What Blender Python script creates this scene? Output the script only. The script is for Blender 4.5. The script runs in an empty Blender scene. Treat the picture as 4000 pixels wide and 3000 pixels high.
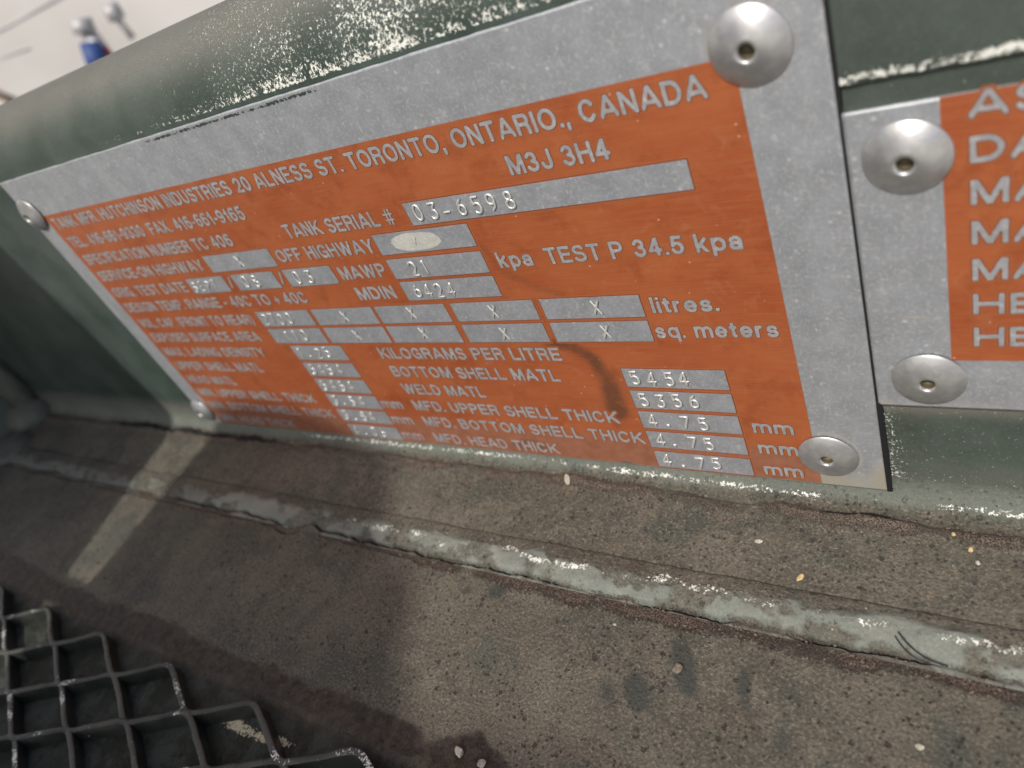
import bpy, bmesh, math, random
import numpy as np
from mathutils import Vector, Matrix

sc = bpy.context.scene
COL = sc.collection
R = math.radians
MM = 0.001

# ------------------------------------------------------------ camera
cam_d = bpy.data.cameras.new('camera')
cam = bpy.data.objects.new('camera', cam_d)
COL.objects.link(cam)
RW = np.array([[0.81598, 0.436323, -0.379209], [0.029198, -0.68625, -0.72678], [-0.577343, 0.581965, -0.572706]])
CAM = np.array([0.276488, -0.114424, 0.040013])
m = Matrix.Identity(4)
for i in range(3):
    m[i][0] = RW[0][i]; m[i][1] = -RW[1][i]; m[i][2] = -RW[2][i]; m[i][3] = CAM[i]
cam.matrix_world = m
cam_d.sensor_width = 36.0
cam_d.lens = 2851.68 * 36 / 4000
cam_d.clip_start = 0.005
cam_d.clip_end = 500
cam_d.dof.use_dof = True
cam_d.dof.focus_distance = 0.163
cam_d.dof.aperture_fstop = 13.5
sc.camera = cam

# ------------------------------------------------------------ light
L = Vector((0.06, -0.62, 0.78)).normalized()          # towards the sun
world = bpy.data.worlds.new("World"); sc.world = world
world.use_nodes = True
wn = world.node_tree
bg = wn.nodes['Background']
sky = wn.nodes.new('ShaderNodeTexSky'); sky.sky_type = 'NISHITA'; sky.sun_disc = False
sky.sun_elevation = math.asin(L.z)
sky.sun_rotation = math.atan2(L.x, L.y)
sky.air_density = 1.0; sky.dust_density = 4.0; sky.ozone_density = 0.6
wn.links.new(sky.outputs[0], bg.inputs[0])
bg.inputs[1].default_value = 0.11
sun_d = bpy.data.lights.new('sun', 'SUN')
sun_d.energy = 2.75; sun_d.angle = R(0.9); sun_d.color = (1.0, 0.95, 0.86)
sun = bpy.data.objects.new('sun', sun_d); COL.objects.link(sun)
sun.rotation_euler = L.to_track_quat('Z', 'Y').to_euler()
sc.view_settings.view_transform = 'Standard'
sc.view_settings.look = 'None'
sc.view_settings.exposure = 0.25
sc.view_settings.gamma = 1.0
sc.view_settings.use_curve_mapping = False

# ------------------------------------------------------------ helpers
def link(name, me, mat=None, parent=None):
    o = bpy.data.objects.new(name, me)
    COL.objects.link(o)
    if mat is not None:
        for mm_ in (mat if isinstance(mat, (list, tuple)) else [mat]):
            me.materials.append(mm_)
    if parent is not None:
        o.parent = parent
    return o

def tag(o, label=None, cat=None, group=None, kind=None):
    for k, v in (('label', label), ('category', cat), ('group', group), ('kind', kind)):
        if v: o[k] = v
    return o

def empty(name, loc=(0, 0, 0)):
    o = bpy.data.objects.new(name, None); COL.objects.link(o); o.location = loc
    o.empty_display_size = 0.01
    return o

def mesh(name, verts, faces, smooth=False):
    me = bpy.data.meshes.new(name)
    me.from_pydata([tuple(v) for v in verts], [], faces)
    me.update()
    if smooth:
        me.polygons.foreach_set('use_smooth', [True] * len(me.polygons))
    return me

_rs = np.random.RandomState(7)
_LAT = _rs.rand(256, 256)
def vnoise(x, y, s=1.0, seed=0):
    x = x / s + seed * 17.31; y = y / s + seed * 9.77
    xi = np.floor(x).astype(int); yi = np.floor(y).astype(int)
    fx = x - xi; fy = y - yi
    fx = fx * fx * (3 - 2 * fx); fy = fy * fy * (3 - 2 * fy)
    g = lambda a, b: _LAT[a % 256, b % 256]
    return (g(xi, yi) * (1 - fx) + g(xi + 1, yi) * fx) * (1 - fy) + (g(xi, yi + 1) * (1 - fx) + g(xi + 1, yi + 1) * fx) * fy
def fbm(x, y, s=1.0, seed=0, n=4):
    r = 0; a = 1; t = 0
    for i in range(n):
        r = r + a * vnoise(x, y, s / 2 ** i, seed + i * 3); t += a; a *= 0.55
    return r / t
def sstep(a, b, x):
    t = np.clip((x - a) / (b - a), 0, 1); return t * t * (3 - 2 * t)
def gauss(x, c, w):
    return np.exp(-((x - c) / w) ** 2)

def grid_mesh(name, P, attrs=None, flip=False):
    """P: (n,m,3) in mm"""
    n, mm_, _ = P.shape
    idx = np.arange(n * mm_).reshape(n, mm_)
    a = idx[:-1, :-1].ravel(); b = idx[1:, :-1].ravel(); c = idx[1:, 1:].ravel(); d = idx[:-1, 1:].ravel()
    q = np.stack([a, b, c, d], 1)
    if flip: q = q[:, ::-1]
    me = bpy.data.meshes.new(name)
    me.vertices.add(n * mm_); me.vertices.foreach_set('co', (P.reshape(-1, 3) * MM).astype(np.float32).ravel())
    nf = len(q)
    me.loops.add(nf * 4); me.loops.foreach_set('vertex_index', q.astype(np.int32).ravel())
    me.polygons.add(nf)
    me.polygons.foreach_set('loop_start', (np.arange(nf) * 4).astype(np.int32))
    me.polygons.foreach_set('use_smooth', np.ones(nf, bool))
    me.update(calc_edges=True); me.validate()
    for k, v in (attrs or {}).items():
        at = me.attributes.new(k, 'FLOAT', 'POINT')
        at.data.foreach_set('value', np.ascontiguousarray(np.broadcast_to(v, (n, mm_))).astype(np.float32).ravel())
    return me

def box_vf(x0, x1, y0, y1, z0, z1, base=0):
    v = [(x, y, z) for x in (x0, x1) for y in (y0, y1) for z in (z0, z1)]
    f = [(0, 1, 3, 2), (4, 6, 7, 5), (0, 4, 5, 1), (2, 3, 7, 6), (0, 2, 6, 4), (1, 5, 7, 3)]
    return v, [tuple(i + base for i in q) for q in f]

def bevel_box(name, x0, x1, y0, y1, z0, z1, bev=0.2, seg=2, mat=None, parent=None):
    bm = bmesh.new()
    bmesh.ops.create_cube(bm, size=1)
    for v in bm.verts:
        v.co = ((x0 + x1) / 2 + v.co.x * (x1 - x0), (y0 + y1) / 2 + v.co.y * (y1 - y0), (z0 + z1) / 2 + v.co.z * (z1 - z0))
        v.co = v.co * MM
    bmesh.ops.bevel(bm, geom=bm.edges[:], offset=bev * MM, segments=seg, affect='EDGES', profile=0.5)
    me = bpy.data.meshes.new(name); bm.to_mesh(me); bm.free()
    return link(name, me, mat, parent)

# ------------------------------------------------------------ materials
class NT:
    def __init__(s, name):
        s.m = bpy.data.materials.new(name); s.m.use_nodes = True
        s.t = s.m.node_tree; s.n = s.t.nodes; s.l = s.t.links
        s.b = s.n['Principled BSDF']
        tc = s.n.new('ShaderNodeTexCoord')
        mp = s.n.new('ShaderNodeMapping'); mp.inputs['Scale'].default_value = (1000, 1000, 1000)
        s.l.new(tc.outputs['Object'], mp.inputs['Vector'])
        s.co = mp.outputs[0]
    def put(s, sock, v):
        if hasattr(v, 'default_value') or hasattr(v, 'is_linked'): s.l.new(v, sock)
        elif isinstance(v, tuple) and len(v) == 3 and sock.type == 'RGBA': sock.default_value = (*v, 1)
        else: sock.default_value = v
    def scaled(s, sc_):
        mp = s.n.new('ShaderNodeMapping'); mp.inputs['Scale'].default_value = sc_
        s.l.new(s.co, mp.inputs['Vector']); return mp.outputs[0]
    def noise(s, scale, detail=3, rough=0.55, vec=None, dist=0.0):
        n = s.n.new('ShaderNodeTexNoise'); n.inputs['Scale'].default_value = scale
        n.inputs['Detail'].default_value = detail; n.inputs['Roughness'].default_value = rough
        n.inputs['Distortion'].default_value = dist
        s.l.new(vec if vec is not None else s.co, n.inputs['Vector']); return n.outputs['Fac']
    def voro(s, scale, vec=None, rnd=1.0):
        n = s.n.new('ShaderNodeTexVoronoi'); n.inputs['Scale'].default_value = scale
        n.inputs['Randomness'].default_value = rnd
        s.l.new(vec if vec is not None else s.co, n.inputs['Vector']); return n.outputs['Distance'], n.outputs['Color']
    def attr(s, name):
        n = s.n.new('ShaderNodeAttribute'); n.attribute_name = name; return n.outputs['Fac']
    def math(s, op, a, b=None, c=None, clamp=False):
        n = s.n.new('ShaderNodeMath'); n.operation = op; n.use_clamp = clamp
        s.put(n.inputs[0], a)
        if b is not None: s.put(n.inputs[1], b)
        if c is not None: s.put(n.inputs[2], c)
        return n.outputs[0]
    def step(s, x, a, b):
        n = s.n.new('ShaderNodeMapRange'); n.interpolation_type = 'SMOOTHSTEP'
        s.put(n.inputs['Value'], x); s.put(n.inputs['From Min'], a); s.put(n.inputs['From Max'], b)
        return n.outputs[0]
    def mix(s, f, a, b, mode='MIX'):
        n = s.n.new('ShaderNodeMix'); n.data_type = 'RGBA'; n.blend_type = mode; n.clamp_factor = True
        s.put(n.inputs[0], f); s.put(n.inputs[6], a); s.put(n.inputs[7], b); return n.outputs[2]
    def fmix(s, f, a, b):
        n = s.n.new('ShaderNodeMix'); n.data_type = 'FLOAT'
        s.put(n.inputs[0], f); s.put(n.inputs[2], a); s.put(n.inputs[3], b); return n.outputs[0]
    def bump(s, h, dist, strength=1.0, normal=None):
        n = s.n.new('ShaderNodeBump'); n.inputs['Strength'].default_value = strength
        n.inputs['Distance'].default_value = dist * MM
        s.put(n.inputs['Height'], h)
        if normal is not None: s.l.new(normal, n.inputs['Normal'])
        return n.outputs[0]
    def out(s, color=None, rough=None, metal=None, normal=None, spec=None):
        if color is not None: s.put(s.b.inputs['Base Color'], color)
        if rough is not None: s.put(s.b.inputs['Roughness'], rough)
        if metal is not None: s.put(s.b.inputs['Metallic'], metal)
        if spec is not None: s.put(s.b.inputs['Specular IOR Level'], spec)
        if normal is not None: s.l.new(normal, s.b.inputs['Normal'])
        return s.m

def simple(name, col, rough=0.5, metal=0.0, spec=0.5):
    t = NT(name)
    n = t.noise(0.8, 4)
    c = t.mix(t.math('MULTIPLY', n, 0.5), col, tuple(min(1, c_ * 1.35) for c_ in col))
    return t.out(c, rough, metal, spec=spec)

def painted(name, c_lo, c_hi, rough=0.42, dusty=False):
    """weathered painted steel; attributes chip, dirt, dark, dust steer wear that is really there"""
    t = NT(name)
    big = t.noise(0.05, 5, 0.6); fine = t.noise(1.6, 5, 0.65); tiny = t.noise(5.0, 3, 0.6)
    col = t.mix(t.step(big, 0.3, 0.7), c_lo, c_hi)
    col = t.mix(t.math('MULTIPLY', t.step(fine, 0.45, 0.75), 0.35), col, tuple(c * 1.5 for c in c_hi))
    # brown film of dust
    dust = t.math('MULTIPLY', t.attr('dust'), t.math('ADD', 0.55, t.noise(0.5, 5, 0.7)), clamp=True)
    dh = None
    if dusty:
        dc, dr, dh = deck_base(t); col = t.mix(dust, col, dc)
    else:
        col = t.mix(dust, col, t.mix(t.step(tiny, .35, .65), (0.11, 0.1, 0.085), (0.24, 0.225, 0.195)))
    # granular dirt
    dn = t.noise(2.2, 6, 0.75)
    df = t.step(t.math('ADD', t.attr('dirt'), t.math('MULTIPLY', dn, 0.9)), 0.76, 0.98)
    col = t.mix(df, col, t.mix(t.step(t.noise(2.8, 4, 0.7), 0.42, 0.6), (0.035, 0.024, 0.018), (0.18, 0.14, 0.11)))
    # chipped paint
    cd, cc = t.voro(0.9)
    cn = t.noise(1.3, 6, 0.74, dist=0.35)
    chip = t.step(t.math('ADD', t.attr('chip'), cn), 0.6, 0.63)
    col = t.mix(chip, col, (0.74, 0.75, 0.69))
    # fine pale pepper
    pep = t.step(t.math('ADD', t.attr('pepper'), t.noise(1.7, 5, 0.7, dist=0.3)), 0.80, 0.85)
    col = t.mix(pep, col, (0.55, 0.57, 0.52))
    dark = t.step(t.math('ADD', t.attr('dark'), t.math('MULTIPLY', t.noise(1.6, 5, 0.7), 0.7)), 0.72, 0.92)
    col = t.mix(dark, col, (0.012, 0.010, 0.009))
    rg = t.fmix(dust, rough, 0.85)
    rg = t.math('ADD', rg, t.math('MULTIPLY', fine, 0.12))
    rg = t.fmix(df, rg, 0.95)
    rg = t.fmix(chip, rg, 0.8)
    h = t.math('ADD', t.math('MULTIPLY', t.noise(2.4, 3, 0.55), 0.5), t.math('MULTIPLY', chip, 0.35))
    h = t.math('ADD', h, t.math('MULTIPLY', t.math('MULTIPLY', df, dn), 3.0))
    if dusty: h = t.math('ADD', h, t.math('MULTIPLY', t.math('MULTIPLY', dh, dust), 3.0))
    nb = t.bump(h, 0.1, 1.0)
    return t.out(col, rg, 0.0, nb)

def deck_base(t):
    """dusty worn deck: returns colour, roughness, height"""
    big = t.noise(0.035, 5, 0.62); mid = t.noise(0.22, 5, 0.65); tiny = t.noise(1.5, 5, 0.72)
    col = t.mix(t.step(big, 0.38, 0.62), (0.082, 0.076, 0.06), (0.126, 0.112, 0.087))
    col = t.mix(t.math('MULTIPLY', t.step(mid, 0.45, 0.68), 0.5), col, (0.15, 0.134, 0.104))
    col = t.mix(t.math('MULTIPLY', t.step(t.noise(0.05, 4, 0.6, dist=0.6), 0.5, 0.64), 0.6), col, (0.05, 0.06, 0.05))
    col = t.mix(t.math('MULTIPLY', t.step(t.noise(0.11, 4, 0.6), 0.58, 0.7), 0.3), col, (0.135, 0.1, 0.074))
    col = t.mix(t.math('MULTIPLY', t.step(tiny, 0.48, 0.4), 0.65), col, (0.04, 0.036, 0.028))
    col = t.mix(t.math('MULTIPLY', t.step(tiny, 0.54, 0.63), 0.65), col, (0.24, 0.215, 0.17))
    def holes(sc_, w_, lo, hi, pick):
        d_, c_ = t.voro(sc_)
        sp_ = t.n.new('ShaderNodeSeparateColor'); t.l.new(c_, sp_.inputs[0])
        dd = t.math('ADD', d_, t.math('MULTIPLY', t.noise(sc_ * 5, 3, 0.7), w_))
        return t.math('MULTIPLY', t.step(dd, hi, lo), t.step(sp_.outputs[0], pick, pick + 0.05))
    pit = t.math('MAXIMUM', holes(0.36, 0.7, 0.49, 0.57, 0.6), holes(0.75, 0.6, 0.46, 0.56, 0.45))
    pit = t.math('MULTIPLY', pit, t.step(t.noise(0.09, 5, 0.65), 0.4, 0.55))
    gd, gc = t.voro(0.5)
    sg = t.n.new('ShaderNodeSeparateColor'); t.l.new(gc, sg.inputs[0])
    gr = t.math('MULTIPLY', t.step(t.math('ADD', gd, t.math('MULTIPLY', t.noise(3.0, 3), 0.2)), 0.26, 0.18), t.step(sg.outputs[2], 0.92, 0.95))
    col = t.mix(t.math('MULTIPLY', pit, 0.72), col, (0.026, 0.022, 0.018))
    col = t.mix(gr, col, (0.48, 0.44, 0.35))
    rg = t.fmix(pit, 0.66, 0.95)
    h = t.math('ADD', t.math('MULTIPLY', tiny, 1.7), t.math('MULTIPLY', pit, -2.2))
    h = t.math('ADD', h, t.math('MULTIPLY', t.noise(0.7, 4, 0.65), 1.6))
    h = t.math('ADD', h, t.math('MULTIPLY', gr, 1.6))
    h = t.math('ADD', h, t.math('MULTIPLY', mid, 1.5))
    return col, rg, h

def deck_mat(name):
    t = NT(name)
    col, rg, h = deck_base(t)
    col = t.mix(t.step(t.math('ADD', t.attr('green'), t.math('MULTIPLY', t.noise(0.5, 5, 0.7), 0.6)), 0.75, 1.15), col, (0.15, 0.18, 0.155))
    col = t.mix(t.math('MULTIPLY', t.step(t.math('ADD', t.attr('smear'), t.math('MULTIPLY', t.noise(0.35, 5, 0.7), 0.5)), 0.5, 1.0), 0.8), col, (0.036, 0.041, 0.037))
    dn = t.noise(2.4, 6, 0.75)
    df = t.step(t.math('ADD', t.attr('dirt'), t.math('MULTIPLY', dn, 0.9)), 0.78, 0.98)
    col = t.mix(df, col, t.mix(t.step(t.noise(2.8, 4, 0.7), 0.42, 0.6), (0.035, 0.023, 0.018), (0.2, 0.15, 0.12)))
    gn = t.attr('grime_shade')
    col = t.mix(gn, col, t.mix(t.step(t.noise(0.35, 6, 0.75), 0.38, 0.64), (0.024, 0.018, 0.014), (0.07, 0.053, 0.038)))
    cell = t.attr('cell')
    col = t.mix(cell, col, t.mix(t.step(t.noise(0.12, 5, 0.7), 0.42, 0.6), (0.018, 0.02, 0.012), (0.048, 0.055, 0.048)))
    chip = t.step(t.math('ADD', t.attr('chip'), t.noise(1.1, 6, 0.72, dist=0.4)), 0.62, 0.65)
    col = t.mix(chip, col, (0.62, 0.55, 0.38))
    dark = t.step(t.math('ADD', t.attr('dark'), t.math('MULTIPLY', t.noise(1.6, 5, 0.7), 0.7)), 0.72, 0.92)
    col = t.mix(dark, col, (0.012, 0.009, 0.008))
    rg = t.fmix(df, rg, 0.95)
    rg = t.fmix(t.math('MAXIMUM', gn, cell), rg, 0.5)
    h = t.math('ADD', h, t.math('MULTIPLY', t.math('MULTIPLY', df, dn), 3.0))
    return t.out(col, rg, 0.0, t.bump(h, 0.3, 1.0), spec=0.4)

def plate_metal(name, base=(0.40, 0.42, 0.455), metal=0.55, rough=0.42, paint=False):
    t = NT(name)
    st = t.noise(1.0, 5, 0.6, vec=t.scaled((0.12, 1, 2.6)))
    cl = t.noise(0.16, 5, 0.65); fi = t.noise(1.3, 5, 0.7)
    col = t.mix(t.step(cl, 0.3, 0.72), tuple(c * 0.88 for c in base), tuple(min(1, c * 1.12) for c in base))
    col = t.mix(t.math('MULTIPLY', t.step(fi, 0.48, 0.68), 0.5), col, (0.64, 0.65, 0.65))
    col = t.mix(t.math('MULTIPLY', t.step(t.noise(0.7, 4, 0.7, dist=0.8), 0.57, 0.64), 0.4), col, (0.68, 0.69, 0.68))
    sd, scol = t.voro(0.62)
    ss = t.n.new('ShaderNodeSeparateColor'); t.l.new(scol, ss.inputs[0])
    sp = t.math('MULTIPLY', t.step(t.math('ADD', sd, t.math('MULTIPLY', t.noise(2.0, 3), 0.2)), 0.42, 0.22), t.step(ss.outputs[0], 0.7, 1.0))
    col = t.mix(t.math('MULTIPLY', sp, 0.5), col, (0.78, 0.78, 0.76))
    col = t.mix(t.math('MULTIPLY', t.step(t.noise(0.5, 6, 0.75), 0.56, 0.7), 0.25), col, (0.24, 0.25, 0.27))
    ln = t.noise(1.0, 3, 0.6, vec=t.scaled((1.6, 1, 0.35)))
    col = t.mix(t.math('MULTIPLY', t.step(ln, 0.64, 0.72), 0.55), col, (0.75, 0.76, 0.76))
    if paint:
        gp = t.step(t.math('ADD', t.attr('chip'), t.noise(1.0, 6, 0.72)), 0.6, 0.63)
        col = t.mix(gp, col, (0.03, 0.045, 0.038))
        wp = t.step(t.math('ADD', t.attr('pepper'), t.noise(1.3, 6, 0.72)), 0.6, 0.63)
        col = t.mix(wp, col, (0.62, 0.6, 0.54))
        gr = t.step(t.math('ADD', t.attr('dust'), t.math('MULTIPLY', t.noise(0.8, 5, 0.7), 0.6)), 0.6, 1.2)
        col = t.mix(gr, col, (0.3, 0.28, 0.23))
        mt = t.fmix(t.math('MAXIMUM', t.math('MAXIMUM', gp, wp), gr), metal, 0.0)
    else:
        mt = metal
    rg = t.math('ADD', rough, t.math('MULTIPLY', fi, 0.2))
    rg = t.math('ADD', rg, t.math('MULTIPLY', sp, 0.15))
    h = t.math('ADD', t.math('MULTIPLY', st, 0.6), t.math('MULTIPLY', fi, 0.4))
    return t.out(col, rg, mt, t.bump(h, 0.02, 1.0))

def orange_mat(name):
    t = NT(name)
    st = t.noise(1.0, 6, 0.65, vec=t.scaled((0.10, 1, 3.0)))
    st2 = t.noise(1.0, 4, 0.6, vec=t.scaled((0.35, 1, 8.0)))
    cl = t.noise(0.045, 4, 0.6, vec=t.scaled((0.7, 1, 1.4)))
    col = t.mix(t.step(cl, 0.3, 0.7), (0.38, 0.088, 0.03), (0.47, 0.13, 0.046))
    col = t.mix(t.math('MULTIPLY', t.step(st, 0.4, 0.7), 0.6), col, (0.46, 0.17, 0.07))
    col = t.mix(t.math('MULTIPLY', t.step(st2, 0.55, 0.75), 0.3), col, (0.36, 0.075, 0.022))
    col = t.mix(t.math('MULTIPLY', t.step(t.noise(0.09, 6, 0.7), 0.5, 0.66), 0.45), col, (0.27, 0.06, 0.02))
    col = t.mix(t.math('MULTIPLY', t.step(t.noise(0.22, 6, 0.75, dist=0.5), 0.54, 0.68), 0.35), col, (0.5, 0.2, 0.1))
    col = t.mix(t.math('MULTIPLY', t.step(t.noise(0.9, 5, 0.75), 0.6, 0.7), 0.35), col, (0.2, 0.06, 0.03))
    ve, vcol = t.voro(0.55)
    ss = t.n.new('ShaderNodeSeparateColor'); t.l.new(vcol, ss.inputs[0])
    sp = t.math('MULTIPLY', t.step(ve, 0.16, 0.07), t.step(ss.outputs[0], 0.88, 0.94))
    col = t.mix(sp, col, (0.66, 0.42, 0.3))
    stn = t.math('ADD', t.attr('stain'), t.math('MULTIPLY', t.noise(0.6, 5, 0.7), 0.5))
    col = t.mix(t.math('MULTIPLY', t.math('MULTIPLY', t.step(stn, 0.4, 1.2), t.step(t.noise(0.35, 5, 0.7), 0.2, 0.5)), 0.75), col, (0.085, 0.05, 0.032))
    run = t.step(t.math('ADD', t.attr('run'), t.math('MULTIPLY', t.noise(1.0, 5, 0.7, vec=t.scaled((0.18, 1, 1.5))), 0.8)), 0.8, 1.1)
    col = t.mix(t.math('MULTIPLY', run, 0.7), col, t.mix(t.noise(0.3, 3), (0.14, 0.05, 0.025), (0.5, 0.26, 0.18)))
    bare = t.step(t.math('ADD', t.attr('bare'), t.math('MULTIPLY', t.noise(1.1, 5, 0.7), 0.7)), 0.85, 0.95)
    col = t.mix(bare, col, (0.12, 0.125, 0.125))
    grit = t.step(t.math('ADD', t.attr('grit'), t.math('MULTIPLY', t.noise(3.2, 4, 0.7), 0.8)), 0.98, 1.05)
    col = t.mix(grit, col, (0.1, 0.08, 0.06))
    rg = t.math('ADD', 0.34, t.math('MULTIPLY', t.noise(0.25, 4), 0.22))
    h = t.math('ADD', t.math('MULTIPLY', st2, 0.5), t.math('MULTIPLY', st, 0.5))
    return t.out(col, rg, 0.32, t.bump(h, 0.02, 1.0))

M_panel = painted('green_paint', (0.028, 0.045, 0.036), (0.06, 0.082, 0.07), 0.34)
M_fillet = painted('dusty_green_paint', (0.085, 0.105, 0.09), (0.13, 0.148, 0.128), 0.55, True)
M_bead = painted('rubbed_pale_green_paint', (0.14, 0.158, 0.138), (0.225, 0.24, 0.212), 0.68, True)
M_deck = deck_mat('dusty_deck')
M_plate = plate_metal('weathered_aluminium', paint=True)
M_bare = plate_metal('bare_aluminium', (0.40, 0.42, 0.46), 0.55, 0.38)
M_letter = plate_metal('letter_aluminium', (0.41, 0.42, 0.44), 0.5, 0.45)
M_orange = orange_mat('orange_ink')
M_edge = simple('dark_orange_ink_edge', (0.17, 0.035, 0.012), 0.5)
M_halo = simple('thin_orange_ink', (0.4, 0.13, 0.05), 0.4, 0.35)
M_stamp = simple('stamped_aluminium', (0.76, 0.76, 0.73), 0.25, 0.55)
M_stampsh = simple('stamped_groove_shade', (0.16, 0.17, 0.18), 0.4, 0.6)
M_rivet = None
def rivet_mat():
    t = NT('rivet_aluminium')
    fi = t.noise(1.6, 5, 0.7); cl = t.noise(0.35, 3)
    col = t.mix(t.step(cl, 0.35, 0.7), (0.46, 0.46, 0.47), (0.6, 0.6, 0.59))
    col = t.mix(t.math('MULTIPLY', t.step(fi, 0.6, 0.75), 0.4), col, (0.25, 0.25, 0.26))
    return t.out(col, t.math('ADD', 0.3, t.math('MULTIPLY', fi, 0.16)), 0.75, t.bump(fi, 0.03, 1.0))
M_rivet = rivet_mat()
M_hole = simple('rivet_bore', (0.12, 0.1, 0.06), 0.6, 0.3)
M_black = simple('flat_black', (0.006, 0.006, 0.007), 0.7)
M_polish = plate_metal('rubbed_aluminium', (0.50, 0.50, 0.46), 0.2, 0.5)

# ------------------------------------------------------------ tanker body
body = tag(empty('tanker_body', (0.03, 0.0, -0.106)), 'dark green painted tanker wall and dusty deck joined by a long weld bead', 'tanker')
def under(o, p=body):
    o.parent = p; o.matrix_parent_inverse = Matrix.Translation(-Vector(p.location)); return o

XS = np.concatenate([np.arange(-330, -40, 1.6), np.arange(-40, 80, 0.8), np.arange(80, 330, 0.5)])

# wall panel with rolled top edge: wall plane at y=+1
zz = np.arange(-98, 13, 1.0)
prof = [(1.0, z) for z in np.arange(-98.0, 13.0, 0.8)]
rr = 19.5; zc = 13.2
for a in np.linspace(0, 205, 90):
    prof.append((1.0 + rr - rr * math.cos(R(a)), zc + rr * math.sin(R(a))))
yl, zl = prof[-1]
for k in range(1, 12): prof.append((yl + 0.3 * k, zl - 6 * k))
prof = np.array(prof)
X, I = np.meshgrid(XS, np.arange(len(prof)), indexing='ij')
Y = prof[I, 0]; Z = prof[I, 1]
S = np.where(Z > 13, Z, Z)
arc = np.cumsum(np.r_[0, np.hypot(*(np.diff(prof, axis=0).T))]) - 98
A = arc[I]
P = np.stack([X, Y + (fbm(X, A, 60, 3) - 0.5) * 0.5 * (A > 12), Z], -1)
up = sstep(13, 15, A)
chip = -0.42 + up * (0.10 * sstep(40, 130, X) + 0.09 * gauss(A, 15, 2.2) * sstep(-10, 30, X) + 0.16 * sstep(90, 175, X) * gauss(A, 22, 11) * (0.3 + fbm(X, A, 12, 5)) + 0.05 * gauss(A, 14.4, .9))
chip = chip + 0.25 * up + 0.12 * (fbm(X, A, 9, 8) - 0.5)
chip = np.where(A < 12.5, -0.1, chip)
pep = up * (0.06 + 0.13 * sstep(10, 130, X) * (0.4 + fbm(X, A, 15, 11)))
pep = np.where((A < -74) & (X > 250), 0.15 + 0.05 * gauss(A, -99, 3) + 0.10 * gauss(X, 253, 2.5), pep)
dust = (0.5 * sstep(22, 34, A) + 0.35 * gauss(A, 27, 7) * fbm(X, A, 22, 12)) * up + 0.6 * sstep(-88, -99, A) * (1 - .6 * (X > 250))
dust = dust + (0.5 * gauss(A, -76, 2) + 0.2 * fbm(X * .25, A, 5, 14) + 0.0 * A) * (X > 250) * (A < -60)
dark = 0.8 * gauss(A, 13.45 + 0.15 * (fbm(X, X * 0, 5, 4) - .5), 0.28) * (X < 252) - 0.2
dark = np.where(X < -12, dark - 1, dark)
me = grid_mesh('guard_panel', P, dict(chip=chip, pepper=pep, dust=dust, dirt=np.zeros_like(X) - .2, dark=dark))
under(link('guard_panel', me, M_panel))

# fillet from wall down to the channel floor
prof = []
for a in np.linspace(0, 90, 46):
    prof.append((-6 + 7 * math.cos(R(a)), -98 - 7 * math.sin(R(a))))
for y in np.arange(-6.3, -26.2, -0.45): prof.append((y, -105.0))
prof = np.array(prof)
arc = np.cumsum(np.r_[0, np.hypot(*(np.diff(prof, axis=0).T))])
X, I = np.meshgrid(XS, np.arange(len(prof)), indexing='ij')
Y = prof[I, 0]; Z = prof[I, 1]; A = arc[I]
wob = (fbm(X, X * 0, 14, 21) - 0.5) * 3.2
crease = 9.3 + wob + 1.4 * sstep(120, 260, X)
dz = 0.9 * gauss(A, crease + 1.2, 1.8) * (0.4 + fbm(X, A, 3, 31)) - 0.4 * gauss(A, crease - 0.4, 0.5)
dz = dz + (fbm(X, A, 22, 41) - 0.5) * 0.7 * (A > 12)
rivp = np.maximum(0, fbm(X, A, 2.2, 51) - 0.52) * 3.0 * gauss(A, crease + 1.5, 2.5)
# raised flaking crust near x 238..262
flake = gauss(X, 247, 9) * gauss(A, crease + 0.6, 1.0) * (0.6 + fbm(X, A, 3, 53))
dz = dz + rivp + flake * 1.4
dz = dz * sstep(-25.6, -23.5, Y)
P = np.stack([X, Y - 0.3 * dz * (A < 11), Z + dz], -1)
# attributes
chip = -0.5 + 0.57 * gauss(A, 5.0 + 0.02 * (X - 150) * (X > 150), 2.1) * sstep(15, 60, X) * (1 - sstep(235, 262, X)) + 0.6 * gauss(A, 6.0, 2.0) * sstep(253, 263, X)
chip = chip + 0.18 * (fbm(X, A, 6, 61) - 0.5)
far = sstep(-10, -60, X)
dirt = 0.62 * gauss(A, crease + 1.0, 1.6 + 2.0 * fbm(X, X * 0, 18, 71)) * (0.15 + 1.3 * fbm(X, A, 9, 73)) + 0.25 * gauss(A, crease + 4.0, 3.0) * fbm(X, A, 5, 75)
dirt = dirt - 0.12 * (A > 14)
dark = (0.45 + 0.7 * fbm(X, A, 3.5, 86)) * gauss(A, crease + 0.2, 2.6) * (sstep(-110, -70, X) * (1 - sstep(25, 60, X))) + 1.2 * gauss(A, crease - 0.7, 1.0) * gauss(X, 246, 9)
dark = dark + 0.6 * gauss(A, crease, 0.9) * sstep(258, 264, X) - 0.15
dust = 0.3 + 1.0 * sstep(5.5, 9.5, A + 1.5 * (fbm(X, A, 5, 81) - .5))
dust = dust - 0.35 * sstep(0.45, 0.7, fbm(X, A, 26, 83)) * sstep(120, 240, X) * (A > 11)
me = grid_mesh('wall_fillet', P, dict(chip=chip, pepper=0.12 * np.ones_like(X), dust=dust, dirt=dirt, dark=dark))
under(link('wall_fillet', me, M_fillet))

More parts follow.
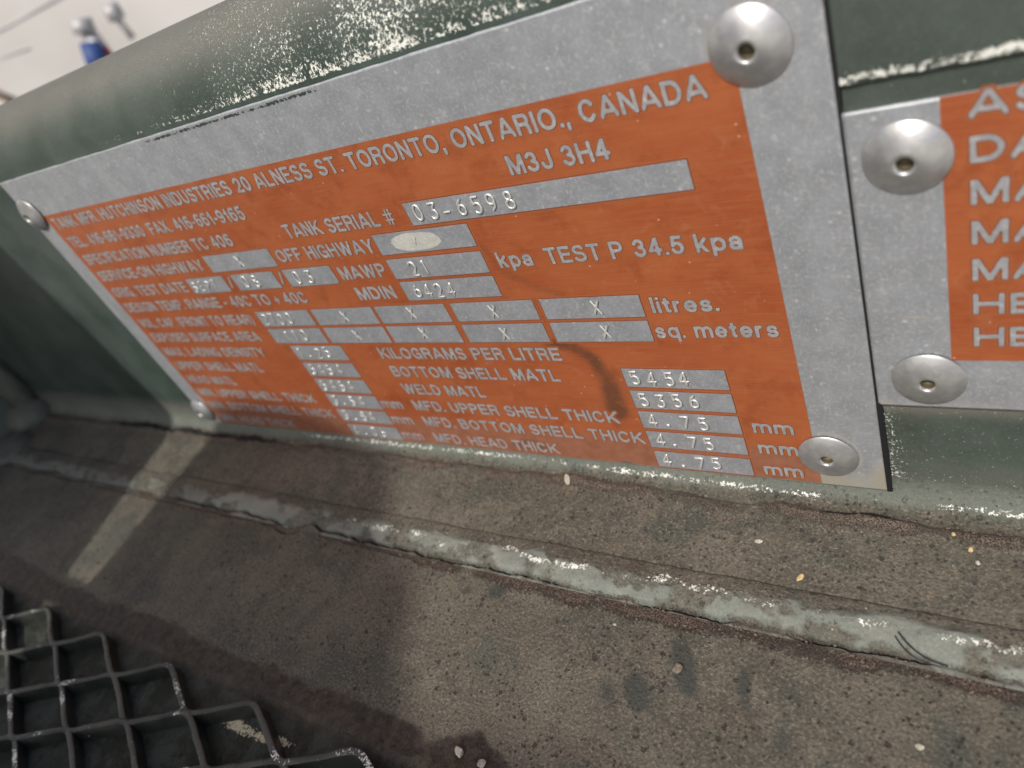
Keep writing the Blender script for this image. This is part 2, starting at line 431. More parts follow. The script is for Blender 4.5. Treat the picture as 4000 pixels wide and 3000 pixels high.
# weld bead
ys = np.arange(-25.9, -38.6, -0.22)
X, Y = np.meshgrid(XS, ys, indexing='ij')
cx = (fbm(X, X * 0, 30, 91) - 0.5) * 2.2
up_e = -26.6 + 1.0 * (fbm(X, X * 0, 16, 93) - 0.5) + 0.5 * (fbm(X, X * 0, 3, 94) - 0.5)
lo_e = -36.7 + 2.2 * (fbm(X, X * 0, 15, 95) - 0.5) + 1.2 * (fbm(X, X * 0, 3.0, 96) - 0.5)
lo_e = lo_e - 2.2 * gauss(X, 77, 5.5) + 1.8 * gauss(X, 87, 4)
t_ = np.clip((Y - lo_e) / (up_e - lo_e), 0, 1)
hump = np.sin(np.pi * t_) ** 0.6
H = (1.15 + 0.7 * sstep(60, 200, X) + 1.0 * (fbm(X, X * 0, 17, 92) - .5)) * hump + (fbm(X, Y, 5.5, 97) - 0.5) * 1.1 * hump + (fbm(X, Y, 2.2, 98) - 0.5) * 0.45 * hump + 0.35 * hump * np.sin(X * 2 * np.pi / 3.4 + 3 * t_) * sstep(60, 40, X) * 0.5
H = H + 1.1 * np.sqrt(np.maximum(0, 1 - ((X - 75) / 7.0) ** 2 - ((Y + 33.4) / 5.6) ** 2)) * (t_ > 0)
gap_lo = gauss(Y, lo_e - 0.35, 0.45); gap_up = gauss(Y, up_e + 0.2, 0.3)
pres = sstep(0.42, 0.58, fbm(X, X * 0, 11, 99)); pres = np.maximum(pres, sstep(85, 100, X) * sstep(150, 140, X))
lo_e = np.minimum(lo_e, 0 * X - 34.5)
Zb = -105.3 + 0.3 * sstep(-30, -26.2, Y) + H - 1.3 * gap_lo * (0.25 + pres) - 0.55 * gap_up
P = np.stack([X, Y, Zb], -1)
chip = -0.5 + 0.55 * gauss(t_, 0.45 + 0.5 * (fbm(X, X * 0, 12, 101) - .5), 0.26) * sstep(60, 120, X) * (.45 + 1.05 * fbm(X, Y, 5, 102)) + 0.22 * (fbm(X, Y, 4, 103) - 0.5) + 0.45 * gauss(X, 71, 8) * gauss(t_, 0.15, 0.12)
dirt = 0.5 * gauss(Y, lo_e - 0.3, 0.9) * (0.35 + fbm(X, Y, 7, 105)) + 0.3 * gauss(Y, up_e, 0.8) * fbm(X, Y, 5, 106) + 0.55 * gauss(X, 201, 3.5) * gauss(t_, .8, .2)
dark = 0.85 * gap_lo * (0.35 + 0.65 * pres) + 0.6 * gap_up * (0.3 + 0.7 * sstep(90, 150, X)) - 0.15
dust = 0.15 + 0.6 * sstep(0.5, 0.62, fbm(X, Y, 7, 107)) + 0.85 * sstep(0.5, 0.75, t_ + 0.5 * (fbm(X, Y, 8, 108) - .5)) + 0.4 * sstep(50, -20, X)
me = grid_mesh('weld_bead', P, dict(chip=chip, pepper=0.12 + 0 * X, dust=dust, dirt=dirt, dark=dark))
under(link('weld_bead', me, M_bead))

# deck in front of the weld
ys = np.concatenate([np.arange(-38.44, -46, -0.3), np.arange(-46, -100, -0.7), np.arange(-100, -420, -6.0)])
X, Y = np.meshgrid(XS, ys, indexing='ij')
Zd = -105.3 + (fbm(X, Y, 35, 111) - 0.5) * 0.9 + (fbm(X, Y, 6, 113) - .5) * 0.25
lo1 = -36.7 + 2.2 * (fbm(X, X * 0, 15, 95) - 0.5) - 2.2 * gauss(X, 77, 5.5) + 1.8 * gauss(X, 87, 4)
lip = gauss(Y, lo1 - 3.0, 0.7) * sstep(.5, .62, fbm(X, X * 0, 12, 116))
Zd = Zd + lip * 0.9 * (fbm(X, Y, 2.5, 115) - 0.2) + gauss(Y, lo1 - 3, 2) * np.maximum(0, fbm(X, Y, 2, 117) - 0.5) * 1.6
Zd = -105.3 + (Zd + 105.3) * sstep(-38.44, -40.2, Y)
# grimy brown band with the scalloped shade of the grating edge painted in
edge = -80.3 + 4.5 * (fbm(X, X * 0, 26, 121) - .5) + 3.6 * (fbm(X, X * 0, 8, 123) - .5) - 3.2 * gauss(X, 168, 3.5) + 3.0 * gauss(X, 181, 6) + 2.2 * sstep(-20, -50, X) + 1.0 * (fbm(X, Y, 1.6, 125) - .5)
grime_shade = sstep(0.6, -0.6, Y - edge)
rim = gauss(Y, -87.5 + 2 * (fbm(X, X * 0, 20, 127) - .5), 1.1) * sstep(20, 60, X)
grime_shade = grime_shade * (1 - 0.35 * rim)
Zd = Zd - 0.8 * sstep(-87, -90, Y)
dirt = 0.62 * gauss(Y, lo1 - 2.2, 1.2 + 2.6 * fbm(X, X * 0, 20, 129) * sstep(90, 180, X)) * (0.2 + 1.2 * fbm(X, Y, 8, 131)) + 0.28 * gauss(Y, lo1 - 6, 5) * fbm(X, Y, 6, 133) * sstep(120, 180, X)
dirt = dirt + 0.2 * gauss(X, 160, 8) * gauss(Y, -57, 12) * fbm(X, Y, 4, 135)
green = 0.75 * gauss(X, 60, 40) * gauss(Y, -60, 14) * fbm(X, Y, 14, 137) + 0.5 * gauss(X, 215, 30) * gauss(Y, -68, 9)
smear = 0.0 * X
for (sx, sy, rx, ry, ang, am) in [(166, -43, 3.5, 2.8, 0.4, .7), (157, -45, 2.6, 1.5, 0.4, .55), (219, -50, 2.6, 7.5, 0.5, .95), (211, -58, 3.0, 5.0, .6, .85), (232, -51, 2.0, 6.5, .25, .6), (205, -60, 3, 5, .4, .5), (241, -60, 3, 7, .2, .4), (135, -50, 7, 4, .5, .35)]:
    u = (X - sx) * math.cos(ang) + (Y - sy) * math.sin(ang); v = -(X - sx) * math.sin(ang) + (Y - sy) * math.cos(ang)
    smear = np.maximum(smear, 1.3 * am * np.exp(-(u / rx) ** 2 - (v / ry) ** 2))
cell = sstep(-88, -90.5, Y + 1.5 * (fbm(X, Y, 4, 138) - .5))
chip = -0.45 + 0.66 * gauss(Y, -96, 3.4) * gauss(X, 110, 11) + 0.7 * gauss(Y - 0.12 * (X - 128), -95, 2.0) * gauss(X, 127, 9) + 0.5 * gauss(Y, -104, 3) * gauss(X, 95, 18) + 0.4 * gauss(Y, -93, .8) * gauss(X, 88, 4)
dark = 0.7 * gauss(Y, lo1 - 0.9, 0.4) * sstep(0.45, 0.6, fbm(X, X * 0, 9, 139)) - 0.15
me = grid_mesh('deck_plate', P := np.stack([X, Y, Zd], -1), dict(chip=chip, cell=cell, grime_shade=grime_shade, dirt=dirt, green=green, smear=smear, dark=dark))
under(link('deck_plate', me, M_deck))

# painted ledge over the second data plate
prof = []
yf = -0.35
for z in np.arange(30, -7.6, -0.7): prof.append((yf, z))
for a in np.linspace(0, 90, 9): prof.append((yf + 0.9 - 0.9 * math.cos(R(a)), -7.8 - 0.9 * math.sin(R(a))))
for z in (-8.9, -9.4, -10.2, -11.0, -11.8, -12.6, -13.4): prof.append((0.62, z))
prof = np.array(prof)
xs = np.arange(252.45, 330, 0.35)
X, I = np.meshgrid(xs, np.arange(len(prof)), indexing='ij')
Y = prof[I, 0]; Z = prof[I, 1]
Zw = Z + (fbm(X, X * 0, 3.5, 151) - .5) * 0.6 * sstep(2, -8, Z) * (Z > -11)
P = np.stack([X, Y + (fbm(X, Z, 5, 152) - .5) * 0.12, Zw], -1)
chip = -0.52 + 0.6 * gauss(Z, -7.6, 1.7) + 0.3 * gauss(Z, -5.5, 2.6) * fbm(X, Z, 4, 153) + 0.12 * (fbm(X, Z, 5, 155) - .5)
chip = np.where(Z < -9.2, -0.12, chip)
me = grid_mesh('painted_ledge', P, dict(chip=chip, pepper=0.03 + 0.12 * sstep(0, -8, Z), dust=0.1 + 0 * X, dirt=-.2 + 0.35 * (Z < -9), dark=0.5 * gauss(Z, -9.3, 0.35) - .1))
under(link('painted_ledge', me, M_panel))

# end gusset at the far left with its own weld
def lump(name, cx_, cy_, cz_, rx, ry, rz, mat, seed):
    nu, nv = 60, 40
    U, V = np.meshgrid(np.linspace(0, 2 * np.pi, nu), np.linspace(0.02, np.pi - 0.02, nv), indexing='ij')
    d = np.stack([np.sin(V) * np.cos(U), np.sin(V) * np.sin(U), np.cos(V)], -1)
    k = 1 + 0.22 * (fbm(U * 10 * 0 + d[..., 0] * 10 + 30, d[..., 1] * 10 + d[..., 2] * 7, 6, seed)[..., None] - .5)
    Q = d * k * np.array([rx, ry, rz]) + np.array([cx_, cy_, cz_])
    me = grid_mesh(name, Q, dict(chip=-.5 + 0 * U, pepper=0 * U, dust=0.35 + 0 * U, dirt=-.2 + 0 * U, dark=-.3 + 0 * U))
    return under(link(name, me, mat))
xs_, ys_ = np.meshgrid(np.linspace(0, 1, 60), np.linspace(0, 1, 120), indexing='ij')
GX = -176 - 14 * xs_ - 8 * np.sin(ys_ * 5)
GY = 1.0 - 60 * xs_
GZ = -108 + 150 * ys_
me = grid_mesh('end_gusset', np.stack([GX, GY, GZ], -1), dict(chip=-.5 + 0 * GX, pepper=0 * GX, dust=0.3 + 0 * GX, dirt=-.2 + 0 * GX, dark=-.3 + 0 * GX))
under(link('end_gusset', me, M_panel))
lump('corner_weld', -176, -6, -104, 17, 13, 10, M_fillet, 3)
lump('corner_weld', -174, -3, -80, 9, 7, 26, M_fillet, 5)
lump('corner_weld', -160, -30, -106, 14, 12, 5, M_fillet, 7)

# ------------------------------------------------------------ anti slip grating
def sweep(path, w, h, seed=0, lean=0.0):
    """rounded bar along a path lying on the deck; returns (n,m,3)"""
    path = np.array(path, float)
    d = np.gradient(path, axis=0); d /= np.linalg.norm(d, axis=1)[:, None]
    nx = np.stack([-d[:, 1], d[:, 0]], 1)
    cs = [(-w * .62, -0.4), (-w * .4, h * .45), (-w * .33, h * .93), (-w * .3, h), (0, h * 1.01), (w * .3, h), (w * .33, h * .93), (w * .4, h * .45), (w * .62, -0.4)]
    P = np.zeros((len(path), len(cs), 3))
    for j, (a, b) in enumerate(cs):
        P[:, j, 0] = path[:, 0] + nx[:, 0] * (a + lean * b)
        P[:, j, 1] = path[:, 1] + nx[:, 1] * (a + lean * b)
        P[:, j, 2] = b
    P[:, :, 2] += (fbm(P[:, :, 0], P[:, :, 1], 7, seed) - .5) * 0.8 * (P[:, :, 2] > 0)
    P[:, :, :2] += ((fbm(P[:, :, 0], P[:, :, 1], 9, seed + 3) - .5) * 0.5)[..., None]
    return P
pitch = 39.3; half = pitch / 2; dy = 8.55
V_all, F_all = [], []; A_ch = []
allP = []
for row in range(12):
    ytop = -91.2 - row * dy
    off = 37.2 + (half if row % 2 else 0)
    x = np.arange(-240, 330, 0.55)
    ph = ((x - off) / pitch) % 1.0               # 0 at a peak
    u = ph
    # asymmetric wave: long gentle rise, rounded top, straight fall
    tri = np.where(u < 0.5, 1 - 2 * u, 2 * u - 1)
    tri = np.clip((tri - 0.06) / 0.88, 0, 1)
    k = 0.09
    sm = sum(np.interp((x + s_), x, tri) for s_ in np.linspace(-1.7, 1.7, 9)) / 9
    y = ytop - (1 - sm) * dy
    allP.append(sweep(np.stack([x, y], 1), 2.5, 4.6, 201 + row * 7, 0.12))
base = 0; vs = []; fs = []
for Pq in allP:
    n, mm_, _ = Pq.shape
    idx = np.arange(n * mm_).reshape(n, mm_) + base
    vs.append(Pq.reshape(-1, 3)); base += n * mm_
    fs.append(np.stack([idx[:-1, :-1].ravel(), idx[:-1, 1:].ravel(), idx[1:, 1:].ravel(), idx[1:, :-1].ravel()], 1))
vs = np.concatenate(vs); fs = np.concatenate(fs)
me = bpy.data.meshes.new('anti_slip_grating')
me.from_pydata(((vs + np.array([0, 0, 0])) * MM).tolist(), [], fs.tolist()); me.update()
me.polygons.foreach_set('use_smooth', [True] * len(me.polygons))
for k_, v_ in dict(chip=-0.45 + 0.8 * gauss(vs[:, 2], 4.7, 0.4) * fbm(vs[:, 0], vs[:, 1], 9, 161), pepper=0.15 + 0 * vs[:, 0], dust=0.4 * sstep(4.2, 4.6, vs[:, 2]) * fbm(vs[:, 0], vs[:, 1], 7, 162), dirt=0.25 * fbm(vs[:, 0], vs[:, 1], 12, 163) * gauss(vs[:, 2], 0, 1.5), dark=-.3 + 0 * vs[:, 0]).items():
    at = me.attributes.new(k_, 'FLOAT', 'POINT'); at.data.foreach_set('value', v_.astype(np.float32))
M_grate = painted('dark_worn_grating_paint', (0.012, 0.014, 0.012), (0.03, 0.034, 0.03), 0.3)
o = link('anti_slip_grating', me, M_grate); o.location = (0, 0, -0.1064)
tag(o, 'dark raised diamond-pattern steel grating on the grimy deck in the lower left', 'grating')

# ------------------------------------------------------------ text tools
def EL(cx, cy, rx, ry, a0, a1, n=14):
    return [(cx + rx * math.cos(R(a0 + (a1 - a0) * i / n)), cy + ry * math.sin(R(a0 + (a1 - a0) * i / n))) for i in range(n + 1)]
# bold grotesque alphabet as centrelines in a unit box: (outer width, lines with square ends, curves with cut ends)
FT = {
 'A': (.94, [[(-.03, 0), (.5, 1.06)], [(1.03, 0), (.5, 1.06)], [(.2, .26), (.8, .26)]], []),
 'B': (.86, [[(0, 0), (0, 1)], [(0, 1), (.6, 1)], [(0, .54), (.6, .54)], [(0, 0), (.6, 0)]], [EL(.62, .77, .32, .23, 90, -90), EL(.64, .27, .36, .27, 90, -90)]),
 'C': (.9, [], [EL(.5, .5, .5, .5, 38, 322, 26)]),
 'D': (.87, [[(0, 0), (0, 1)], [(0, 1), (.45, 1)], [(0, 0), (.45, 0)]], [EL(.45, .5, .55, .5, 90, -90, 20)]),
 'E': (.78, [[(0, 0), (0, 1)], [(0, 1), (1, 1)], [(0, .52), (.9, .52)], [(0, 0), (1, 0)]], []),
 'F': (.74, [[(0, 0), (0, 1)], [(0, 1), (1, 1)], [(0, .5), (.85, .5)]], []),
 'G': (.93, [[(.62, .45), (1, .45)], [(1, .45), (1, .0)]], [EL(.5, .5, .5, .5, 38, 330, 26)]),
 'H': (.84, [[(0, 0), (0, 1)], [(1, 0), (1, 1)], [(0, .52), (1, .52)]], []),
 'I': (.2, [[(.5, 0), (.5, 1)]], []),
 'J': (.66, [[(1, .3), (1, 1)]], [EL(.5, .28, .5, .28, 0, -185, 16)]),
 'K': (.92, [[(0, 0), (0, 1)], [(.05, .33), (.95, 1.05)], [(.38, .55), (1.0, -.05)]], []),
 'L': (.72, [[(0, 0), (0, 1)], [(0, 0), (1, 0)]], []),
 'M': (1.02, [[(0, 0), (0, 1)], [(1, 0), (1, 1)], [(.04, 1.1), (.5, -.05)], [(.96, 1.1), (.5, -.05)]], []),
 'N': (.84, [[(0, 0), (0, 1)], [(1, 0), (1, 1)], [(0, 1.06), (1, -.06)]], []),
 'O': (.98, [], [EL(.5, .5, .5, .5, 0, 360, 30)]),
 'P': (.8, [[(0, 0), (0, 1)], [(0, 1), (.6, 1)], [(0, .46), (.6, .46)]], [EL(.62, .73, .38, .27, 90, -90)]),
 'R': (.86, [[(0, 0), (0, 1)], [(0, 1), (.6, 1)], [(0, .5), (.6, .5)], [(.93, 0), (.9, .3)]], [EL(.62, .75, .36, .25, 90, -90), EL(.6, .3, .3, .2, 90, 0, 8)]),
 'S': (.82, [], [EL(.5, .75, .46, .25, 25, 180, 14) + EL(.5, .76, .46, .25, 180, 262, 8) + EL(.5, .26, .5, .25, 82, 0, 8) + EL(.5, .25, .5, .25, 0, -160, 14)]),
 'T': (.82, [[(0, 1), (1, 1)], [(.5, 0), (.5, 1)]], []),
 'U': (.84, [[(0, .35), (0, 1)], [(1, .35), (1, 1)]], [EL(.5, .35, .5, .35, 180, 360, 18)]),
 'V': (.9, [[(0, 1.05), (.5, -.1)], [(1, 1.05), (.5, -.1)]], []),
 'W': (1.3, [[(0, 1.05), (.26, -.1)], [(.26, -.1), (.5, 1.1)], [(.5, 1.1), (.74, -.1)], [(.74, -.1), (1, 1.05)]], []),
 'X': (.9, [[(0, 1.05), (1, -.05)], [(1, 1.05), (0, -.05)]], []),
 'Y': (.9, [[(0, 1.05), (.5, .4)], [(1, 1.05), (.5, .4)], [(.5, 0), (.5, .45)]], []),
 '0': (.74, [], [EL(.5, .5, .5, .5, 0, 360, 26)]),
 '1': (.48, [[(.85, 0), (.85, 1)]], [[(.0, .72), (.5, .8), (.8, 1)]]),
 '2': (.74, [[(0, 0), (1, 0)]], [EL(.5, .7, .48, .3, 170, -20, 14) + [(.75, .42), (.25, .2), (.04, .02)]]),
 '3': (.74, [], [EL(.48, .76, .42, .24, 165, -80, 14), EL(.48, .27, .5, .27, 85, -165, 16)]),
 '4': (.78, [[(.72, 0), (.72, 1)], [(-.02, .27), (1, .27)], [(.0, .27), (.68, 1.02)]], []),
 '5': (.74, [[(.2, 1), (.9, 1)], [(.2, 1), (.1, .5)]], [EL(.48, .31, .5, .31, 140, -165, 18)]),
 '6': (.74, [], [EL(.5, .3, .5, .3, 0, 360, 22), EL(.6, .5, .6, .5, 180, 55, 12)]),
 '8': (.74, [], [EL(.5, .26, .5, .26, 0, 360, 22), EL(.5, .77, .42, .23, 0, 360, 20)]),
 '9': (.74, [], [EL(.5, .7, .5, .3, 0, 360, 22), EL(.4, .5, .6, .5, 0, -125, 12)]),
 '.': (.2, [[(.5, 0), (.5, 0)]], []), ',': (.2, [[(.5, 0), (.5, 0)]], [[(.62, -.05), (.45, -.25)]]),
 '-': (.42, [[(0, .38), (1, .38)]], []), '+': (.6, [[(0, .4), (1, .4)], [(.5, .1), (.5, .7)]], []),
 '#': (.8, [[(.25, 0), (.4, 1)], [(.65, 0), (.8, 1)], [(0, .3), (1, .3)], [(0, .7), (1, .7)]], []),
 '/': (.36, [[(0, -.05), (1, 1.05)]], []),
 '(': (.34, [], [[(1, 1.05), (.25, .75), (0, .42), (.25, .05), (1, -.2)]]),
 ')': (.34, [], [[(0, 1.05), (.75, .75), (1, .42), (.75, .05), (0, -.2)]]),
 'k': (.72, [[(0, 0), (0, 1)], [(.05, .2), (.85, .72)], [(.35, .42), (.9, -.05)]], []),
 'l': (.2, [[(.5, 0), (.5, 1)]], []), 'i': (.2, [[(.5, 0), (.5, .66)], [(.5, 1), (.5, 1)]], []),
 't': (.44, [[(0, .66), (1, .66)], [(.45, .15), (.45, .9)]], [EL(.85, .16, .4, .16, 180, 290, 6)]),
 'r': (.48, [[(0, 0), (0, .66)]], [EL(.75, .3, .75, .36, 180, 85, 8)]),
 'e': (.74, [[(.05, .33), (.95, .33)]], [EL(.5, .33, .5, .34, -38, -360, 24)]),
 's': (.68, [], [EL(.5, .5, .44, .17, 20, 262, 14) + EL(.5, .17, .48, .17, 82, -160, 14)]),
 'p': (.76, [[(0, -.3), (0, .66)]], [EL(.5, .33, .5, .34, 0, 360, 24)]),
 'q': (.76, [[(1, -.3), (1, .66)]], [EL(.5, .33, .5, .34, 0, 360, 24)]),
 'a': (.72, [[(.92, 0), (.92, .45)]], [EL(.48, .45, .44, .22, 165, 0, 12), EL(.45, .17, .45, .18, 0, 360, 18)]),
 'm': (1.14, [[(0, 0), (0, .66)], [(.5, 0), (.5, .4)], [(1, 0), (1, .4)]], [EL(.25, .42, .25, .26, 180, 0, 12), EL(.75, .42, .25, .26, 180, 0, 12)]),
}
def layout(s_):
    x = 0; out = []
    for ch in s_:
        if ch == ' ': x += .46; continue
        out.append((ch, x)); x += FT[ch][0] + .15
    return out, x - .15
def iso_mesh(D, h, ox, oz, iso, y, V, F, MI, mi, skirt=None):
    """fill of the region D < iso as quads and clipped cells"""
    ins = D < iso
    nx, nz = D.shape
    c = ins[:-1, :-1].astype(int) + ins[1:, :-1] + ins[1:, 1:] + ins[:-1, 1:]
    def add(pts, yy=y):
        b = len(V)
        V.extend([(p[0] * MM, yy * MM, p[1] * MM) for p in pts]); return list(range(b, b + len(pts)))
    full = c == 4
    for k in range(nz - 1):
        col = np.flatnonzero(np.diff(np.r_[0, full[:, k].astype(int), 0]))
        for a, b in zip(col[::2], col[1::2]):
            F.append(add([(ox + a * h, oz + k * h), (ox + b * h, oz + k * h), (ox + b * h, oz + (k + 1) * h), (ox + a * h, oz + (k + 1) * h)])); MI.append(mi)
    ci, ck = np.nonzero((c > 0) & (c < 4))
    for i, k in zip(ci, ck):
        P_ = [(i, k), (i + 1, k), (i + 1, k + 1), (i, k + 1)]
        vv = [D[a, b] - iso for a, b in P_]
        poly = []; cut = []
        for q in range(4):
            a, b = P_[q], P_[(q + 1) % 4]; va, vb = vv[q], vv[(q + 1) % 4]
            if va < 0: poly.append((ox + a[0] * h, oz + a[1] * h))
            if (va < 0) != (vb < 0):
                t = va / (va - vb); p = (ox + (a[0] + (b[0] - a[0]) * t) * h, oz + (a[1] + (b[1] - a[1]) * t) * h)
                poly.append(p); cut.append(p)
        if len(poly) >= 3: F.append(add(poly)); MI.append(mi)
        if skirt is not None and len(cut) == 2:
            a = add(cut); b = add(cut, skirt); F.append([a[0], a[1], b[1], b[0]]); MI.append(mi)
def lettering(s_, x0, x1, z0, parent, cap=4.2, name='lettering'):
    out, W = layout(s_)
    kx = (x1 - x0) / (W * cap); w = .198 * cap * min(1.0, max(.85, kx))
    h = .16; m_ = .9
    ox, oz = x0 - m_, z0 - m_ - .3 * cap
    nx = int((x1 - x0 + 2 * m_) / h) + 2; nz = int((cap * 1.3 + 2 * m_) / h) + 2
    D = np.full((nx, nz), 9.0)
    w0 = w
    for ch, gx in out:
        Wd, lines, curves = FT[ch]
        w = w0 * (.55 if ch in '#' else .8 if ch in '+/()' else 1)
        gw = Wd * cap * kx; g0 = x0 + gx * cap * kx
        low = -.3 if ch in 'pq,()' else 0.0
        T = lambda p: (g0 + w / 2 + p[0] * (gw - w), z0 + w / 2 + p[1] * (cap - w))
        i0 = max(0, int((g0 - .9 - ox) / h)); i1 = min(nx, int((g0 + gw + .9 - ox) / h) + 1)
        Xg, Zg = np.meshgrid(ox + np.arange(i0, i1) * h, oz + np.arange(nz) * h, indexing='ij')
        d = np.full(Xg.shape, 9.0)
        for a, b in lines:
            a = T(a); b = T(b); L_ = math.dist(a, b)
            ux, uz = ((b[0] - a[0]) / L_, (b[1] - a[1]) / L_) if L_ > 1e-6 else (1, 0)
            mx, mz = (a[0] + b[0]) / 2, (a[1] + b[1]) / 2
            p = np.abs((Xg - mx) * ux + (Zg - mz) * uz) - L_ / 2 - w / 2; q = np.abs(-(Xg - mx) * uz + (Zg - mz) * ux) - w / 2
            d = np.minimum(d, np.hypot(np.maximum(p, 0), np.maximum(q, 0)) + np.minimum(np.maximum(p, q), 0))
        for cv in curves:
            pts = [T(p) for p in cv]
            d = np.minimum(d, seg_d(Xg, Zg, pts) - w / 2)
        top = z0 + cap; bot = z0 + low * cap
        band = np.maximum(Zg - top, bot - Zg)
        side = np.maximum(Xg - (g0 + gw), g0 - Xg)
        d = np.maximum(d, np.maximum(band, side)) if ch not in 'Jt' else np.maximum(d, band)
        D[i0:i1] = np.minimum(D[i0:i1], d)
    D = D + 0.13 * (fbm(*np.meshgrid(np.arange(nx) * h, np.arange(nz) * h, indexing='ij'), .9, int(abs(x0)) % 50) - .5)
    V, F, MI = [], [], []
    iso_mesh(D, h, ox, oz, 0.0, -.18, V, F, MI, 0, skirt=-.06)
    iso_mesh(D, h, ox, oz, 0.16, -.10, V, F, MI, 1)
    iso_mesh(D, h, ox, oz, 0.46, -.075, V, F, MI, 2)
    me = mesh(name, V, F); me.polygons.foreach_set('material_index', MI)
    return link(name, me, [M_letter, M_edge, M_halo], parent)
def seg_d(px, pz, pts):
    d = np.full(px.shape, 1e9)
    for (a, b), (c, e) in zip(pts[:-1], pts[1:]):
        vx, vz = c - a, e - b; t = np.clip(((px - a) * vx + (pz - b) * vz) / (vx * vx + vz * vz + 1e-12), 0, 1)
        d = np.minimum(d, np.hypot(px - a - t * vx, pz - b - t * vz))
    return d

def field(x0, x1, z0, z1, parent):
    V, F, MI = [], [], []
    for g, y, mi in ((0.0, -0.16, 0), (0.22, -0.10, 1), (0.55, -0.07, 2)):
        v, f = box_vf(x0 - g, x1 + g, y, y + 0.15, z0 - g, z1 + g, len(V))
        V += [tuple(c * MM for c in q) for q in v]; F += f; MI += [mi] * 6
    me = mesh('data_field', V, F); me.polygons.foreach_set('material_index', MI)
    return link('data_field', me, [M_bare, M_edge, M_halo], parent)

ARC = lambda cx, cy, rx, ry, a0, a1, n=9: [(cx + rx * math.cos(R(a0 + (a1 - a0) * i / n)), cy + ry * math.sin(R(a0 + (a1 - a0) * i / n))) for i in range(n + 1)]
G = {
 '0': [ARC(.5, .5, .36, .5, 0, 360, 18)], '1': [[(.3, .8), (.55, 1), (.55, 0)]],
 '2': [ARC(.5, .7, .36, .3, 170, -30) + [(.12, 0), (.88, 0)]],
 '3': [[(.14, 1), (.84, 1), (.48, .6)] + ARC(.48, .3, .36, .3, 80, -160)],
 '4': [[(.66, 0), (.66, 1), (.1, .3), (.92, .3)]],
 '5': [[(.82, 1), (.24, 1), (.18, .55)] + ARC(.48, .32, .36, .32, 120, -150)],
 '6': [ARC(.5, .3, .34, .3, 0, 360, 14), [(.17, .38), (.3, .75), (.66, 1)]],
 '7': [[(.12, 1), (.86, 1), (.4, 0)]],
 '8': [ARC(.5, .26, .36, .26, 0, 360, 14), ARC(.5, .77, .28, .23, 0, 360, 12)],
 '9': [ARC(.5, .7, .34, .3, 0, 360, 14), [(.83, .62), (.7, .25), (.34, 0)]],
 'X': [[(.15, 1), (.85, 0)], [(.85, 1), (.15, 0)]], '-': [[(.15, .42), (.85, .42)]], '.': [[(.34, .05), (.62, .05), (.62, .12), (.34, .12)]],
 'S': [ARC(.5, .74, .32, .26, 30, 270) + ARC(.5, .25, .34, .25, 90, -150)],
 'E': [[(.85, 1), (.2, 1), (.2, 0), (.85, 0)], [(.2, .52), (.7, .52)]],
 'P': [[(.2, 0), (.2, 1)] + ARC(.5, .75, .32, .25, 90, -90) + [(.2, .5)]],
 'T': [[(.1, 1), (.9, 1)], [(.5, 1), (.5, 0)]], ' ': [],
}
def tube(pts, r, V, F, y, seg=8, squash=0.8):
    pts = np.array(pts); n = len(pts)
    for i in range(n):
        a = pts[max(0, i - 1)]; b = pts[min(n - 1, i + 1)]
        d = (b - a) / (np.linalg.norm(b - a) + 1e-9); nrm = np.array([-d[1], d[0]])
        k = 0.7 if i in (0, n - 1) else 1.0
        for j in range(seg + 1):
            an = math.pi * j / seg
            p = pts[i] + nrm * r * k * math.cos(an)
            V.append((p[0] * MM, (y - r * squash * k * math.sin(an)) * MM, p[1] * MM))
    b = len(V) - n * (seg + 1)
    for i in range(n - 1):
        for j in range(seg):
            q = b + i * (seg + 1) + j
            F.append((q, q + 1, q + seg + 2, q + seg + 1))
def stamped(s, x0, z0, parent, h=3.9, adv=4.1, w=2.7, seed=0, r=0.28):
    rnd = random.Random(hash(s) % 1000 + seed * 31 if False else len(s) * 13 + seed * 31 + int(x0))
    V, F = [], []
    V2, F2 = [], []
    x = x0
    for ch in s:
        dx, dz, sk = rnd.uniform(-.25, .25), rnd.uniform(-.3, .3), rnd.uniform(-.08, .12)
        wd = w if ch != '.' else w * 0.8
        for st in G[ch]:
            pts = [(x + dx + (a + sk * b) * wd, z0 + dz + b * h) for a, b in st]
            # fine resample
            q = [pts[0]]
            for a, b in zip(pts[:-1], pts[1:]):
                nn = max(1, int(math.dist(a, b) / 0.5))
                q += [(a[0] + (b[0] - a[0]) * i / nn, a[1] + (b[1] - a[1]) * i / nn) for i in range(1, nn + 1)]
            tube(q, r, V, F, -0.17)
            tube([(a + 0.12, b - 0.12) for a, b in q], r * 1.25, V2, F2, -0.165, squash=0.25)  # dark offset copy paints the shaded side of each stroke
        x += adv if ch != '.' else adv
    b = len(V); MI = [0] * len(F) + [1] * len(F2)
    me = mesh('stamped_characters', V + V2, F + [tuple(i + b for i in f) for f in F2], True)
    me.polygons.foreach_set('material_index', MI)
    return link('stamped_characters', me, [M_stamp, M_stampsh], parent)

